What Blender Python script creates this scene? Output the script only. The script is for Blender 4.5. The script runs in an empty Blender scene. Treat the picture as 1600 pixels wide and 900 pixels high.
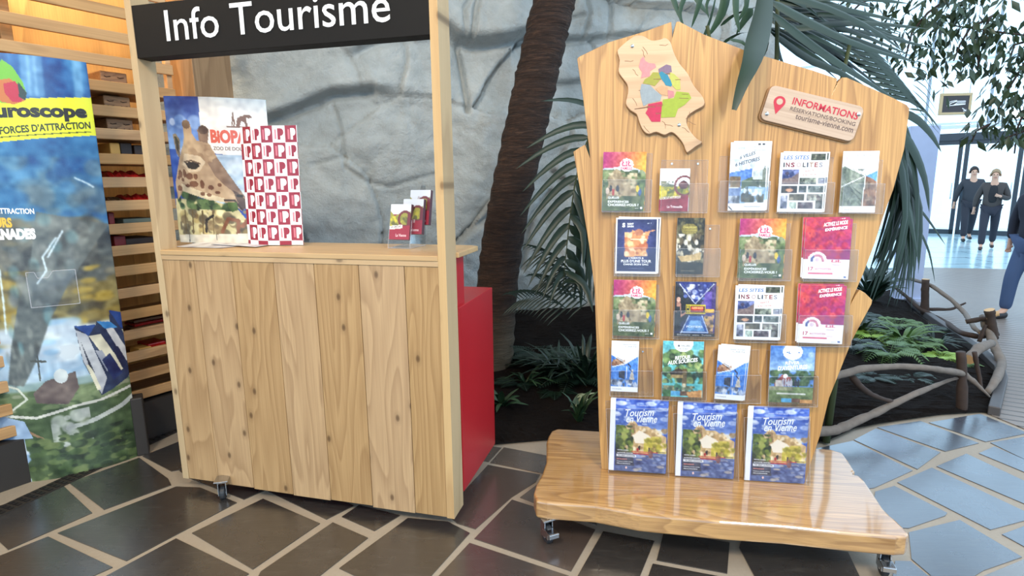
import bpy, bmesh, math, random
import numpy as np
from mathutils import Vector, Matrix, noise
from mathutils.geometry import tessellate_polygon
PI=math.pi
COL=bpy.context.scene.collection
RNG=random.Random(7)
# ------------------------------------------------------------------ camera (also used to read places off the photograph)
FPX=900.; TH=math.radians(10.4); PH=.0122; H=1.45
_R=Vector((1,0,0)); _F=Vector((0,math.cos(TH),-math.sin(TH))); _U=Vector((0,math.sin(TH),math.cos(TH)))
RC=_R*math.cos(PH)-_U*math.sin(PH); UC=_R*math.sin(PH)+_U*math.cos(PH)
CAM=Vector((0,0,H))
def ray(x,y): return _F+RC*((x-800)/FPX)+UC*((450-y)/FPX)
def onz(x,y,z=0.):
    d=ray(x,y); return CAM+d*((z-H)/d.z)
def onp(x,y,p,n):
    d=ray(x,y); return CAM+d*((Vector(p)-CAM).dot(n)/d.dot(n))
def ony(x,y,Y):
    d=ray(x,y); return CAM+d*(Y/d.y)
cam=bpy.data.cameras.new('camera'); co=bpy.data.objects.new('camera',cam); COL.objects.link(co)
cam.sensor_width=36; cam.lens=FPX/1600*36; cam.clip_start=.05; cam.clip_end=200
M=Matrix((RC,UC,-_F)).transposed().to_4x4(); M.translation=CAM; co.matrix_world=M
bpy.context.scene.camera=co
# ------------------------------------------------------------------ materials
def lin(c):
    return tuple(((v/255.)/12.92 if v/255.<=.04045 else ((v/255.+.055)/1.055)**2.4) for v in c)
def nmat(name):
    m=bpy.data.materials.new(name); m.use_nodes=True; nt=m.node_tree
    return m,nt,nt.nodes['Principled BSDF']
def N(nt,t,**k):
    n=nt.nodes.new(t)
    for a,b in k.items(): setattr(n,a,b)
    return n
def L(nt,a,b): nt.links.new(a,b)
def ramp(nt,fac,stops,interp='LINEAR'):
    r=N(nt,'ShaderNodeValToRGB'); r.color_ramp.interpolation=interp
    e=r.color_ramp.elements
    while len(e)<len(stops): e.new(.5)
    for i,(p,c) in enumerate(stops):
        e[i].position=p; e[i].color=(*c,1) if len(c)==3 else c
    if fac is not None: L(nt,fac,r.inputs[0])
    return r.outputs[0]
def mapping(nt,scale,coord='Object',loc=(0,0,0),rot=(0,0,0)):
    tc=N(nt,'ShaderNodeTexCoord'); mp=N(nt,'ShaderNodeMapping')
    mp.inputs['Scale'].default_value=scale; mp.inputs['Location'].default_value=loc; mp.inputs['Rotation'].default_value=rot
    L(nt,tc.outputs[coord],mp.inputs[0]); return mp.outputs[0]
def tex(nt,vec,scale,detail=4,rough=.55,dist=0,out=0):
    n=N(nt,'ShaderNodeTexNoise'); n.inputs['Scale'].default_value=scale; n.inputs['Detail'].default_value=detail
    n.inputs['Roughness'].default_value=rough; n.inputs['Distortion'].default_value=dist
    L(nt,vec,n.inputs['Vector']); return n.outputs[out]
def math_(nt,op,a,b=None,c=None):
    n=N(nt,'ShaderNodeMath',operation=op)
    for i,v in enumerate((a,b,c)):
        if v is None: continue
        if isinstance(v,(int,float)): n.inputs[i].default_value=v
        else: L(nt,v,n.inputs[i])
    return n.outputs[0]
def mix(nt,fac,a,b,mode='MIX'):
    n=N(nt,'ShaderNodeMix',data_type='RGBA',blend_type=mode)
    for s,v in ((n.inputs[0],fac),(n.inputs[6],a),(n.inputs[7],b)):
        if isinstance(v,(int,float)): s.default_value=v
        elif isinstance(v,tuple): s.default_value=(*v,1)
        else: L(nt,v,s)
    return n.outputs[2]
def bump(nt,b,h,strength=.3,dist=.01):
    n=N(nt,'ShaderNodeBump'); n.inputs['Strength'].default_value=strength; n.inputs['Distance'].default_value=dist
    L(nt,h,n.inputs['Height']); L(nt,n.outputs[0],b.inputs['Normal'])
def flat(name,c,rough=.5,metal=0.,noise_amt=.08,nscale=8,spec=.5,coat=0.):
    m,nt,b=nmat(name); c=lin(c)
    v=mapping(nt,(1,1,1)); f=tex(nt,v,nscale,3)
    L(nt,mix(nt,f,tuple(x*(1-noise_amt) for x in c),tuple(min(1,x*(1+noise_amt)) for x in c)),b.inputs['Base Color'])
    b.inputs['Roughness'].default_value=rough; b.inputs['Metallic'].default_value=metal
    b.inputs['Specular IOR Level'].default_value=spec; b.inputs['Coat Weight'].default_value=coat; b.inputs['Coat Roughness'].default_value=.08
    return m
def wood(name,light,mid,dark,axis='z',ring=9.,stretch=.13,rough=.55,scale=1.,knots=True,coat=0.,rand=True,streak=.35,contrast=1.,tint=0.):
    m,nt,b=nmat(name); light,mid,dark=lin(light),lin(mid),lin(dark)
    q_=stretch; s={'z':(1,1,q_),'x':(q_,1,1),'y':(1,q_,1)}[axis]
    tc=N(nt,'ShaderNodeTexCoord'); vec=tc.outputs['Object']
    if rand:
        oi=N(nt,'ShaderNodeObjectInfo'); r=math_(nt,'MULTIPLY',oi.outputs['Random'],37.)
        cx=N(nt,'ShaderNodeCombineXYZ'); L(nt,r,cx.inputs[0]); L(nt,r,cx.inputs[1]); L(nt,r,cx.inputs[2])
        va=N(nt,'ShaderNodeVectorMath',operation='ADD'); L(nt,vec,va.inputs[0]); L(nt,cx.outputs[0],va.inputs[1]); vec=va.outputs[0]
    mp=N(nt,'ShaderNodeMapping'); mp.inputs['Scale'].default_value=s; L(nt,vec,mp.inputs[0]); v=mp.outputs[0]
    n1=tex(nt,v,5.*scale,2,.45,.3)
    g=math_(nt,'MULTIPLY',n1,ring); g=math_(nt,'FRACT',g)
    g=ramp(nt,g,[(0,(0,0,0)),(.55,(.45,.45,.45)),(.9,(1,1,1)),(1,(0,0,0))])
    s2={'z':(1,1,.02),'x':(.02,1,1),'y':(1,.02,1)}[axis]
    mp2=N(nt,'ShaderNodeMapping'); mp2.inputs['Scale'].default_value=s2; L(nt,vec,mp2.inputs[0])
    fine=tex(nt,mp2.outputs[0],150*scale,3,.6)
    low=tex(nt,v,2.2,3,.5)
    c=mix(nt,low,light,mid)
    c=mix(nt,math_(nt,'MULTIPLY',g,.5*contrast),c,dark)
    f2=math_(nt,'MULTIPLY',ramp(nt,fine,[(.4,(0,0,0)),(.75,(1,1,1))]),streak)
    c=mix(nt,f2,c,dark)
    if knots:
        sp=N(nt,'ShaderNodeSeparateXYZ'); L(nt,vec,sp.inputs[0]); c2=N(nt,'ShaderNodeCombineXYZ'); kx,kz=(5.2,3.0) if axis=='z' else (3.0,5.2)
        L(nt,math_(nt,'MULTIPLY',sp.outputs[0],kx),c2.inputs[0]); L(nt,math_(nt,'MULTIPLY',sp.outputs[2],kz),c2.inputs[1])
        vo=N(nt,'ShaderNodeTexVoronoi',voronoi_dimensions='2D'); vo.inputs['Scale'].default_value=1.; L(nt,c2.outputs[0],vo.inputs['Vector'])
        k=ramp(nt,vo.outputs['Distance'],[(.02,(.9,.9,.9)),(.042,(.6,.6,.6)),(.055,(.2,.2,.2)),(.12,(0,0,0))])
        c=mix(nt,k,c,tuple(x*.5 for x in dark))
    if rand:
        hv=N(nt,'ShaderNodeHueSaturation'); L(nt,c,hv.inputs['Color'])
        L(nt,math_(nt,'MULTIPLY_ADD',oi.outputs['Random'],.14,.9),hv.inputs['Value']); c=hv.outputs[0]
        L(nt,math_(nt,'MULTIPLY_ADD',oi.outputs['Random'],-.14,1.04),hv.inputs['Saturation'])
    L(nt,c,b.inputs['Base Color']); b.inputs['Roughness'].default_value=rough
    b.inputs['Coat Weight'].default_value=coat; b.inputs['Coat Roughness'].default_value=.12-.04*coat; b.inputs['Coat IOR'].default_value=1.5+.5*coat
    bump(nt,b,f2,.15,.002)
    return m
def printmat():
    m,nt,b=nmat('printed_paper'); a=N(nt,'ShaderNodeAttribute',attribute_name='ink')
    v=mapping(nt,(1,1,1)); f=tex(nt,v,160,2)
    L(nt,mix(nt,math_(nt,'MULTIPLY',f,.06),a.outputs['Color'],(.5,.5,.5)),b.inputs['Base Color'])
    b.inputs['Roughness'].default_value=.32; return m
def plastic():
    m=bpy.data.materials.new('clear_acrylic'); m.use_nodes=True; nt=m.node_tree; nt.nodes.clear()
    o=N(nt,'ShaderNodeOutputMaterial'); t=N(nt,'ShaderNodeBsdfTransparent'); t.inputs[0].default_value=(.985,.985,.99,1)
    g=N(nt,'ShaderNodeBsdfGlossy'); g.inputs['Roughness'].default_value=.06; g.inputs[0].default_value=(1,1,1,1)
    f=N(nt,'ShaderNodeFresnel'); f.inputs[0].default_value=1.5
    mx=N(nt,'ShaderNodeMixShader'); L(nt,math_(nt,'MINIMUM',math_(nt,'MULTIPLY',f.outputs[0],.55),.4),mx.inputs[0]); L(nt,t.outputs[0],mx.inputs[1]); L(nt,g.outputs[0],mx.inputs[2])
    L(nt,mx.outputs[0],o.inputs[0]); return m
def acryl_edge():
    m=bpy.data.materials.new('acrylic_edge'); m.use_nodes=True; nt=m.node_tree; nt.nodes.clear()
    o=N(nt,'ShaderNodeOutputMaterial'); t=N(nt,'ShaderNodeBsdfTransparent'); t.inputs[0].default_value=(.97,.97,.98,1)
    g=N(nt,'ShaderNodeBsdfPrincipled'); g.inputs['Base Color'].default_value=(.75,.76,.8,1); g.inputs['Roughness'].default_value=.15
    mx=N(nt,'ShaderNodeMixShader'); mx.inputs[0].default_value=.3; L(nt,t.outputs[0],mx.inputs[1]); L(nt,g.outputs[0],mx.inputs[2])
    L(nt,mx.outputs[0],o.inputs[0]); return m
MAT={}
MAT['pine']=wood('pine_plank',(196,160,114),(184,146,98),(136,98,58),ring=15,rough=.55,contrast=.9)
MAT['post']=wood('planed_post',(214,180,128),(202,164,110),(168,126,78),ring=5,rough=.6,streak=.2,stretch=.06)
MAT['post_shaded']=wood('planed_post_shaded',(204,176,134),(192,164,122),(160,130,92),ring=4,rough=.65,streak=.15)  # greyer copy of the post wood, side shade put into its colour
MAT['ply']=wood('countertop_wood',(206,172,124),(192,154,104),(176,138,92),axis='x',ring=7,rough=.4)
MAT['ash']=wood('oiled_ash_board',(212,166,104),(196,146,82),(126,80,36),ring=24,stretch=.07,contrast=1.1,rough=.38,scale=.9,knots=False,coat=.15,streak=.5,rand=False)
MAT['ashx']=wood('oiled_ash_base',(210,166,106),(194,146,86),(124,80,38),axis='x',ring=24,stretch=.08,contrast=1.05,rough=.28,scale=1.,knots=False,coat=1.,streak=.55,rand=False)
MAT['plaque']=wood('pale_plaque_wood',(218,186,150),(206,170,134),(178,138,104),axis='x',ring=6,rough=.5,knots=False,rand=False)
MAT['plaque2']=wood('pale_sign_wood',(206,182,160),(190,164,142),(150,120,98),axis='x',ring=7,rough=.5,knots=False,rand=False)
MAT['plaqueedge']=flat('plaque_edge',(150,108,66),.5,nscale=30,noise_amt=.2)
MAT['slat']=wood('slat_wood',(206,162,108),(190,146,92),(140,98,56),axis='x',ring=4,rough=.6,knots=False)
MAT['warmwall']=wood('warm_back_planks',(240,190,90),(228,172,76),(170,116,44),ring=4,rough=.6,knots=False)
MAT['column']=wood('column_wood',(186,150,112),(168,130,92),(122,88,56),ring=5,rough=.6,knots=False)
MAT['black']=flat('sign_black',(21,18,16),.6,nscale=20,noise_amt=.15,spec=.2)
MAT['rubber']=flat('caster_rubber',(38,42,48),.5)
MAT['steel']=flat('caster_steel',(190,192,196),.25,metal=1.)
MAT['chrome']=flat('screw_chrome',(225,225,225),.15,metal=1.)
MAT['red']=flat('red_cabinet',(176,28,36),.38,noise_amt=.05)
MAT['white']=flat('white_lettering',(250,250,250),.5,noise_amt=.01)
MAT['print']=printmat(); MAT['acryl']=plastic(); MAT['acryledge']=acryl_edge()
MAT['darkplinth']=flat('dark_plinth',(44,40,37),.6)
MAT['grate']=flat('iron_grating',(40,38,38),.5,metal=.3)
# ------------------------------------------------------------------ mesh helpers
def setp(o,label=None,cat=None,group=None,kind=None):
    if label: o['label']=label
    if cat: o['category']=cat
    if group: o['group']=group
    if kind: o['kind']=kind
    return o
def mesh_obj(name,V,Fc,mats,parent=None,mi=None,smooth=False,colors=None):
    me=bpy.data.meshes.new(name); me.from_pydata([tuple(v) for v in V],[],[tuple(f) for f in Fc])
    for m in (mats if isinstance(mats,(list,tuple)) else [mats]): me.materials.append(m)
    if mi is not None: me.polygons.foreach_set('material_index',mi)
    if smooth: me.polygons.foreach_set('use_smooth',[True]*len(me.polygons))
    if colors is not None:
        a=me.attributes.new('ink','FLOAT_COLOR','POINT'); a.data.foreach_set('color',np.asarray(colors,dtype=np.float32).ravel())
    me.update()
    o=bpy.data.objects.new(name,me); COL.objects.link(o)
    if parent: o.parent=parent
    return o
def empty(name,loc=(0,0,0),rz=0.,label=None,cat=None,group=None,kind=None,basis=None):
    o=bpy.data.objects.new(name,None); COL.objects.link(o); o.empty_display_size=.1
    if basis is not None:
        m=basis.to_4x4(); m.translation=loc; o.matrix_world=m
    else: o.location=loc; o.rotation_euler=(0,0,rz)
    return setp(o,label,cat,group,kind)
class MB:
    def __init__(s): s.V=[];s.F=[];s.I=[]
    def add(s,V,F,mi=0):
        n=len(s.V); s.V+= [tuple(v) for v in V]; s.F+=[tuple(i+n for i in f) for f in F]; s.I+=[mi]*len(F); return s
    def box(s,x0,x1,y0,y1,z0,z1,mi=0,T=None):
        V=[Vector(p) for p in ((x0,y0,z0),(x1,y0,z0),(x1,y1,z0),(x0,y1,z0),(x0,y0,z1),(x1,y0,z1),(x1,y1,z1),(x0,y1,z1))]
        if T: V=[T@v for v in V]
        return s.add(V,[(0,3,2,1),(4,5,6,7),(0,1,5,4),(1,2,6,5),(2,3,7,6),(3,0,4,7)],mi)
    def prism(s,pts,a,b,mi=0,plane='xy'):
        """outline pts (2D) from level a to level b"""
        f={'xy':lambda p,w:(p[0],p[1],w),'xz':lambda p,w:(p[0],w,p[1])}[plane]
        n=len(pts); V=[f(p,a) for p in pts]+[f(p,b) for p in pts]
        F=[tuple(range(n)),tuple(range(2*n-1,n-1,-1))]+[(i,(i+1)%n,(i+1)%n+n,i+n) for i in range(n)]
        return s.add(V,F,mi)
    def tube(s,P,R,seg=8,mi=0,cap=True,wob=0.):
        P=[Vector(p) for p in P]; n=len(P)
        if not isinstance(R,(list,tuple)): R=[R]*n
        V=[];F=[]; ref=Vector((0,0,1)) if abs((P[-1]-P[0]).normalized().z)<.9 else Vector((1,0,0))
        for i in range(n):
            t=(P[min(i+1,n-1)]-P[max(i-1,0)]).normalized(); a=t.cross(ref).normalized(); b=t.cross(a)
            for k in range(seg):
                th=2*PI*k/seg; r=R[i]*(1+wob*(RNG.random()-.5)); V.append(P[i]+(a*math.cos(th)+b*math.sin(th))*r)
        for i in range(n-1):
            for k in range(seg): F.append((i*seg+k,i*seg+(k+1)%seg,(i+1)*seg+(k+1)%seg,(i+1)*seg+k))
        if cap: F.append(tuple(range(seg-1,-1,-1))); F.append(tuple(range((n-1)*seg,n*seg)))
        return s.add(V,F,mi)
    def build(s,name,mats,parent=None,smooth=False,bevel=0.,seg=2):
        o=mesh_obj(name,s.V,s.F,mats,parent,s.I,smooth)
        bm=bmesh.new(); bm.from_mesh(o.data); bmesh.ops.recalc_face_normals(bm,faces=bm.faces); bm.to_mesh(o.data); bm.free()
        if bevel:
            m=o.modifiers.new('bevel','BEVEL'); m.width=bevel; m.segments=seg; m.limit_method='ANGLE'; m.angle_limit=math.radians(40); m.harden_normals=False
        return o
# ------------------------------------------------------------------ painting of printed things
class CV:
    """a small colour field in unit coordinates, y down, sampled on a mesh grid"""
    def __init__(s,nx,ny,bg=(255,255,255),asp=1.35):
        s.nx,s.ny,s.asp=nx,ny,asp
        s.X,s.Y=np.meshgrid((np.arange(nx+1))/nx,(np.arange(ny+1))/ny)
        s.C=np.zeros((ny+1,nx+1,3)); s.C[:]=bg
    def put(s,m,c,a=1.):
        m=m*a if m.dtype!=bool else m.astype(float)*a
        s.C=s.C*(1-m[...,None])+np.array(c,float)*m[...,None]; return s
    def rect(s,x0,y0,x1,y1,c,a=1.): return s.put((s.X>=x0)&(s.X<=x1)&(s.Y>=y0)&(s.Y<=y1),c,a)
    def grad(s,y0,y1,c0,c1,x0=0,x1=1):
        t=np.clip((s.Y-y0)/(y1-y0),0,1)[...,None]; m=((s.Y>=y0)&(s.Y<=y1)&(s.X>=x0)&(s.X<=x1))[...,None]
        s.C=np.where(m,np.array(c0,float)*(1-t)+np.array(c1,float)*t,s.C); return s
    def ell(s,cx,cy,rx,ry,c,a=1.,soft=0.):
        d=((s.X-cx)/rx)**2+((s.Y-cy)/ry)**2
        return s.put(np.clip((1.-d)/soft,0,1) if soft else d<=1,c,a)
    def poly(s,P,c,a=1.):
        m=np.zeros(s.X.shape,bool); n=len(P)
        for i in range(n):
            (x1,y1),(x2,y2)=P[i],P[(i+1)%n]
            if y1==y2: continue
            k=((s.Y>y1)!=(s.Y>y2))&(s.X<(x2-x1)*(s.Y-y1)/(y2-y1)+x1); m^=k
        return s.put(m,c,a)
    def line(s,P,w,c,a=1.):
        d=np.full(s.X.shape,9.)
        for (x1,y1),(x2,y2) in zip(P,P[1:]):
            dx,dy=x2-x1,y2-y1; t=np.clip(((s.X-x1)*dx+(s.Y-y1)*dy*s.asp**2)/(dx*dx+dy*dy*s.asp**2+1e-12),0,1)
            d=np.minimum(d,np.hypot(s.X-x1-t*dx,(s.Y-y1-t*dy)*s.asp))
        return s.put(d<w,c,a)
    def blobs(s,x0,y0,x1,y1,cols,n,r,seed=1,a=.85,asp=1.):
        g=random.Random(seed); keep=((s.X>=x0)&(s.X<=x1)&(s.Y>=y0)&(s.Y<=y1)).astype(float)
        for _ in range(n):
            cx,cy=g.uniform(x0,x1),g.uniform(y0,y1); q=r*g.uniform(.4,1.3)
            d=((s.X-cx)/q)**2+((s.Y-cy)/(q*asp/s.asp))**2
            s.put(np.clip((1-d)*2,0,1)*keep,g.choice(cols),a)
        return s
    def soft(s,n=1):
        for _ in range(n):
            P=np.pad(s.C,((1,1),(1,1),(0,0)),'edge'); s.C=(P[:-2,1:-1]+P[2:,1:-1]+P[1:-1,:-2]+P[1:-1,2:]+P[1:-1,1:-1]*2)/6
        return s
    def grain(s,amp=38,seed=3,lim=222,box=None):
        g=np.random.RandomState(seed); out=np.zeros(s.X.shape)
        for sc,a in ((6,.45),(13,.6),(28,.7)):
            gy,gx=int(sc*s.asp)+2,sc+2; G=g.uniform(-1,1,(gy+1,gx+1)); x=s.X*sc; y=s.Y*sc*s.asp; x=np.clip(x,0,gx-1.001); y=np.clip(y,0,gy-1.001); i=x.astype(int); j=y.astype(int); fx=x-i; fy=y-j
            out+=a*(G[j,i]*(1-fx)*(1-fy)+G[j,i+1]*fx*(1-fy)+G[j+1,i]*(1-fx)*fy+G[j+1,i+1]*fx*fy)
        m=(s.C.mean(2)<lim).astype(float)
        if box: m*=(s.X>=box[0])&(s.X<=box[2])&(s.Y>=box[1])&(s.Y<=box[3])
        s.C=np.clip(s.C+(out*amp*m)[...,None]*np.array((1,1,.85)),0,255); return s
    def lin(s):
        c=np.clip(s.C/255.,0,1); c=np.where(c<=.04045,c/12.92,((c+.055)/1.055)**2.4)
        return np.concatenate([c,np.ones(c.shape[:2]+(1,))],2)
_tc={}
def text_mesh(t,bold=0.,shear=0.,space=1.):
    k=(t,bold,shear,space)
    if k in _tc: return _tc[k]
    cu=bpy.data.curves.new('lettering','FONT'); cu.body=t; cu.offset=bold; cu.shear=shear; cu.space_character=space; cu.resolution_u=3
    o=bpy.data.objects.new('lettering',cu); COL.objects.link(o)
    dg=bpy.context.evaluated_depsgraph_get(); me=bpy.data.meshes.new_from_object(o.evaluated_get(dg))
    V=np.array([v.co[:2] for v in me.vertices]); Fc=[tuple(p.vertices) for p in me.polygons]
    bpy.data.objects.remove(o); bpy.data.curves.remove(cu); bpy.data.meshes.remove(me)
    mn,mx=V.min(0),V.max(0); V=(V-mn)/(mx-mn)
    _tc[k]=(V,Fc,(mx-mn)[0]/(mx-mn)[1]); return _tc[k]
def panel(name,cv,mapf,texts=(),parent=None,mats=None,off=.0008,extra=None):
    """print the field on a surface; mapf(s,t,off)->point ; texts: (string,x0,y0,x1,y1,colour,bold,rot,shear)"""
    nx,ny=cv.nx,cv.ny; S=cv.X.ravel(); T=cv.Y.ravel()
    V=[mapf(a,b,0.) for a,b in zip(S,T)]; C=cv.lin().reshape(-1,4).tolist(); Fc=[]
    for j in range(ny):
        for i in range(nx):
            a=j*(nx+1)+i; Fc.append((a,a+nx+1,a+nx+2,a+1))
    for tx in texts:
        st,x0,y0,x1,y1,col=tx[:6]; bold=tx[6] if len(tx)>6 else 0; rot=tx[7] if len(tx)>7 else 0; sh=tx[8] if len(tx)>8 else 0
        tv,tf,_=text_mesh(st,bold,sh); n=len(V); c=(*lin(col),1.); ca,sa=math.cos(rot),math.sin(rot)
        for p in tv:
            x=p[0]*(x1-x0); y=(1-p[1])*(y1-y0)
            if rot: x,y=x*ca-y*sa,x*sa+y*ca
            V.append(mapf(x0+x,y0+y,off)); C.append(c)
        Fc+=[tuple(i+n for i in f) for f in tf]
    if extra:
        ev,ef,ec=extra; n=len(V); V+=ev; Fc+=[tuple(i+n for i in f) for f in ef]; C+=[(*lin(ec),1.)]*len(ev)
    return mesh_obj(name,V,Fc,mats or MAT['print'],parent,colors=C)
# ================================================================== FLOOR
def slab_list():
    A=lambda L_:[(u/2,640+v/2) for u,v in L_]
    Cc=lambda L_:[(680+u/4,680+v/4) for u,v in L_]
    D=lambda L_:[(1000+u/4,780+v/4) for u,v in L_]
    Ee=lambda L_:[(1270+u/3.3333,630+v/3.3333) for u,v in L_]
    out=[]
    for p in [[(0,300),(195,235),(288,322),(25,437),(-80,340)],
      [(215,228),(435,150),(525,215),(535,235),(325,312)],[(445,145),(570,95),(660,170),(535,192)],
      [(180,385),(550,240),(625,243),(740,290),(395,472)],[(560,190),(700,140),(860,200),(826,252),(762,280),(590,212)],
      [(-60,480),(150,396),(352,492),(225,548),(-60,650)],[(600,385),(822,278),(1000,355),(790,498)],
      [(330,520),(550,402),(778,512),(640,600),(300,600)],[(-60,670),(210,560),(320,530),(280,620),(-60,760)],
      [(838,255),(930,215),(1105,300),(1020,342)],[(1068,334),(1122,298),(1250,330),(1170,378)],
      [(1040,352),(1150,400),(965,545),(780,570),(815,505)],[(1060,495),(1275,338),(1400,350),(1468,385),(1310,560),(1230,575)]]: out.append((A(p),0))
    for p in [[(245,645),(480,402),(600,440),(1000,590),(850,848)],[(-200,1100),(20,880),(215,672),(835,878),(600,1150)]]: out.append((Cc(p),1))
    for p in [[(60,480),(330,185),(655,245),(630,290),(480,385),(252,585),(140,550)]]: out.append((Cc(p),2))
    for p in [[(345,170),(430,75),(690,125),(900,190),(860,260),(660,235)],[(300,60),(415,78),(335,165),(250,150)],[(530,388),(660,290),(960,380),(1010,560),(640,430)]]: out.append((Cc(p),3))
    for p in [[(895,870),(1050,600),(1370,660),(1280,880),(1200,1000),(820,1000)]]: out.append((Cc(p),0))
    for p in [[(150,200),(560,270),(545,462),(105,380)],[(80,402),(500,482),(450,600),(10,600)],[(620,300),(640,240),(1300,330),(1440,620),(790,620)],[(-420,0),(-200,-200),(600,-60),(560,220),(150,160)],[(600,-40),(1300,-60),(1400,280),(640,210)]]: out.append((D(p),0))
    for p in [[(335,125),(560,92),(865,207),(690,250)],[(215,190),(330,130),(665,255),(545,343)],[(20,235),(210,195),(520,350),(320,440),(100,470)],
      [(605,100),(870,55),(1120,155),(900,200)],[(925,205),(1100,175),(1350,130),(1350,395),(1100,290)],[(865,260),(945,225),(1120,300),(1350,410),(1350,480),(1095,355)],
      [(645,328),(800,262),(1350,520),(1350,640),(1100,522)],[(440,412),(620,335),(1100,560),(1150,598),(925,658)],[(325,460),(425,430),(700,570),(690,585),(500,650),(300,640)],
      [(500,672),(765,607),(1090,800),(890,870),(840,900),(620,900),(515,810)],[(985,682),(1100,640),(1350,540),(1350,860),(1100,745)],[(510,822),(600,897),(820,915),(700,1000),(400,1000),(430,820)]]: out.append((Ee(p),4))
    out.append((Ee([(850,915),(1100,812),(1400,950),(1400,1100),(780,1100)]),5))
    return out
def floor():
    m,nt,b=nmat('slate_slab'); at=N(nt,'ShaderNodeAttribute',attribute_name='ink')
    v=mapping(nt,(1,1,1)); n1=tex(nt,v,2.2,6,.6,.6); n2=tex(nt,v,26,6,.7)
    mp=N(nt,'ShaderNodeMapping'); mp.inputs['Rotation'].default_value=(0,0,.6); mp.inputs['Scale'].default_value=(2,14,1); L(nt,v,mp.inputs[0]); n3=tex(nt,mp.outputs[0],3,5,.7,.8)
    c=mix(nt,math_(nt,'MULTIPLY',n1,.8),at.outputs['Color'],lin((48,46,46)))
    c=mix(nt,math_(nt,'MULTIPLY',ramp(nt,n3,[(.55,(0,0,0)),(.8,(1,1,1))]),.45),c,lin((96,93,89)))
    c=mix(nt,math_(nt,'MULTIPLY',ramp(nt,n2,[(.5,(0,0,0)),(.9,(1,1,1))]),.3),c,lin((86,82,78)))
    L(nt,c,b.inputs['Base Color']); L(nt,ramp(nt,n1,[(.3,(.22,)*3),(.75,(.36,)*3)]),b.inputs['Roughness']); bump(nt,b,n3,.25,.004); b.inputs['Specular IOR Level'].default_value=.8; b.inputs['Coat Weight'].default_value=1.; b.inputs['Coat Roughness'].default_value=.22; b.inputs['Coat IOR'].default_value=1.7
    g,nt,b=nmat('sandy_grout'); v=mapping(nt,(1,1,1)); f=tex(nt,v,60,5,.7)
    f2=tex(nt,v,1.5,3); L(nt,mix(nt,f2,mix(nt,f,lin((150,140,126)),lin((182,170,152))),lin((138,126,112))),b.inputs['Base Color']); b.inputs['Roughness'].default_value=.6; bump(nt,b,f,.3,.002)
    w,nt,b=nmat('slate_paving_far'); v=mapping(nt,(1,1,1),rot=(0,0,.5)); br=N(nt,'ShaderNodeTexBrick'); L(nt,v,br.inputs['Vector'])
    br.inputs['Scale'].default_value=1.; br.inputs['Brick Width'].default_value=.62; br.inputs['Row Height'].default_value=.42; br.inputs['Mortar Size'].default_value=.018; br.offset=.37
    br.inputs['Color1'].default_value=(*lin((62,62,64)),1); br.inputs['Color2'].default_value=(*lin((80,76,74)),1); br.inputs['Mortar'].default_value=(*lin((150,140,126)),1)
    L(nt,mix(nt,math_(nt,'MULTIPLY',tex(nt,v,5,6,.7),.4),br.outputs[0],lin((50,50,52))),b.inputs['Base Color']); b.inputs['Roughness'].default_value=.28
    tints={0:(44,43,43),1:(78,66,60),2:(88,75,68),3:(104,93,84),4:(78,88,104),5:(124,120,116)}  # blue of the right-hand slabs is window reflection put into their tint
    mb=MB(); cols=[]
    mb.add([(-9,-4,-.012),(9,-4,-.012),(30,24,-.012),(-9,24,-.012)],[(0,1,2,3)],2); cols+=[(.1,.1,.1,1)]*4
    P=[onz(x,y,0) for x,y in [(-60,700),(240,650),(560,560),(900,560),(1300,640),(1560,640),(1680,660),(1700,1000),(-60,1000)]]
    mb.add([(p.x,p.y,0) for p in P],[tuple(range(len(P)-1,-1,-1))],1); cols+=[(.5,.5,.5,1)]*len(P)
    for poly,t in slab_list():
        pts=[onz(x,y,.004) for x,y in poly]; c=Vector((sum(p.x for p in pts)/len(pts),sum(p.y for p in pts)/len(pts),0))
        j=RNG.uniform(.85,1.15); base=tuple(x*j for x in lin(tints[t]))
        n=len(pts); top=[]; 
        for i,p in enumerate(pts): top.append((p.x,p.y,.004))
        V=top+[(p[0],p[1],-.004) for p in top]
        tri=tessellate_polygon([[Vector((p[0],p[1],0)) for p in top]])
        mb.add(V,[tuple(q) for q in tri]+[(i,(i+1)%n,(i+1)%n+n,i+n) for i in range(n)],0); cols+=[(*base,1)]*len(V)
    o=mesh_obj('floor',mb.V,mb.F,[m,g,w],None,mb.I,colors=cols)
    bm=bmesh.new(); bm.from_mesh(o.data); bmesh.ops.recalc_face_normals(bm,faces=bm.faces)
    for f in bm.faces:
        if abs(f.normal.z)>.9 and f.normal.z<0: f.normal_flip()
    bm.to_mesh(o.data); bm.free()
    setp(o,'dark slate slab paving with sandy joints','floor',kind='structure')
floor()
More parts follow.
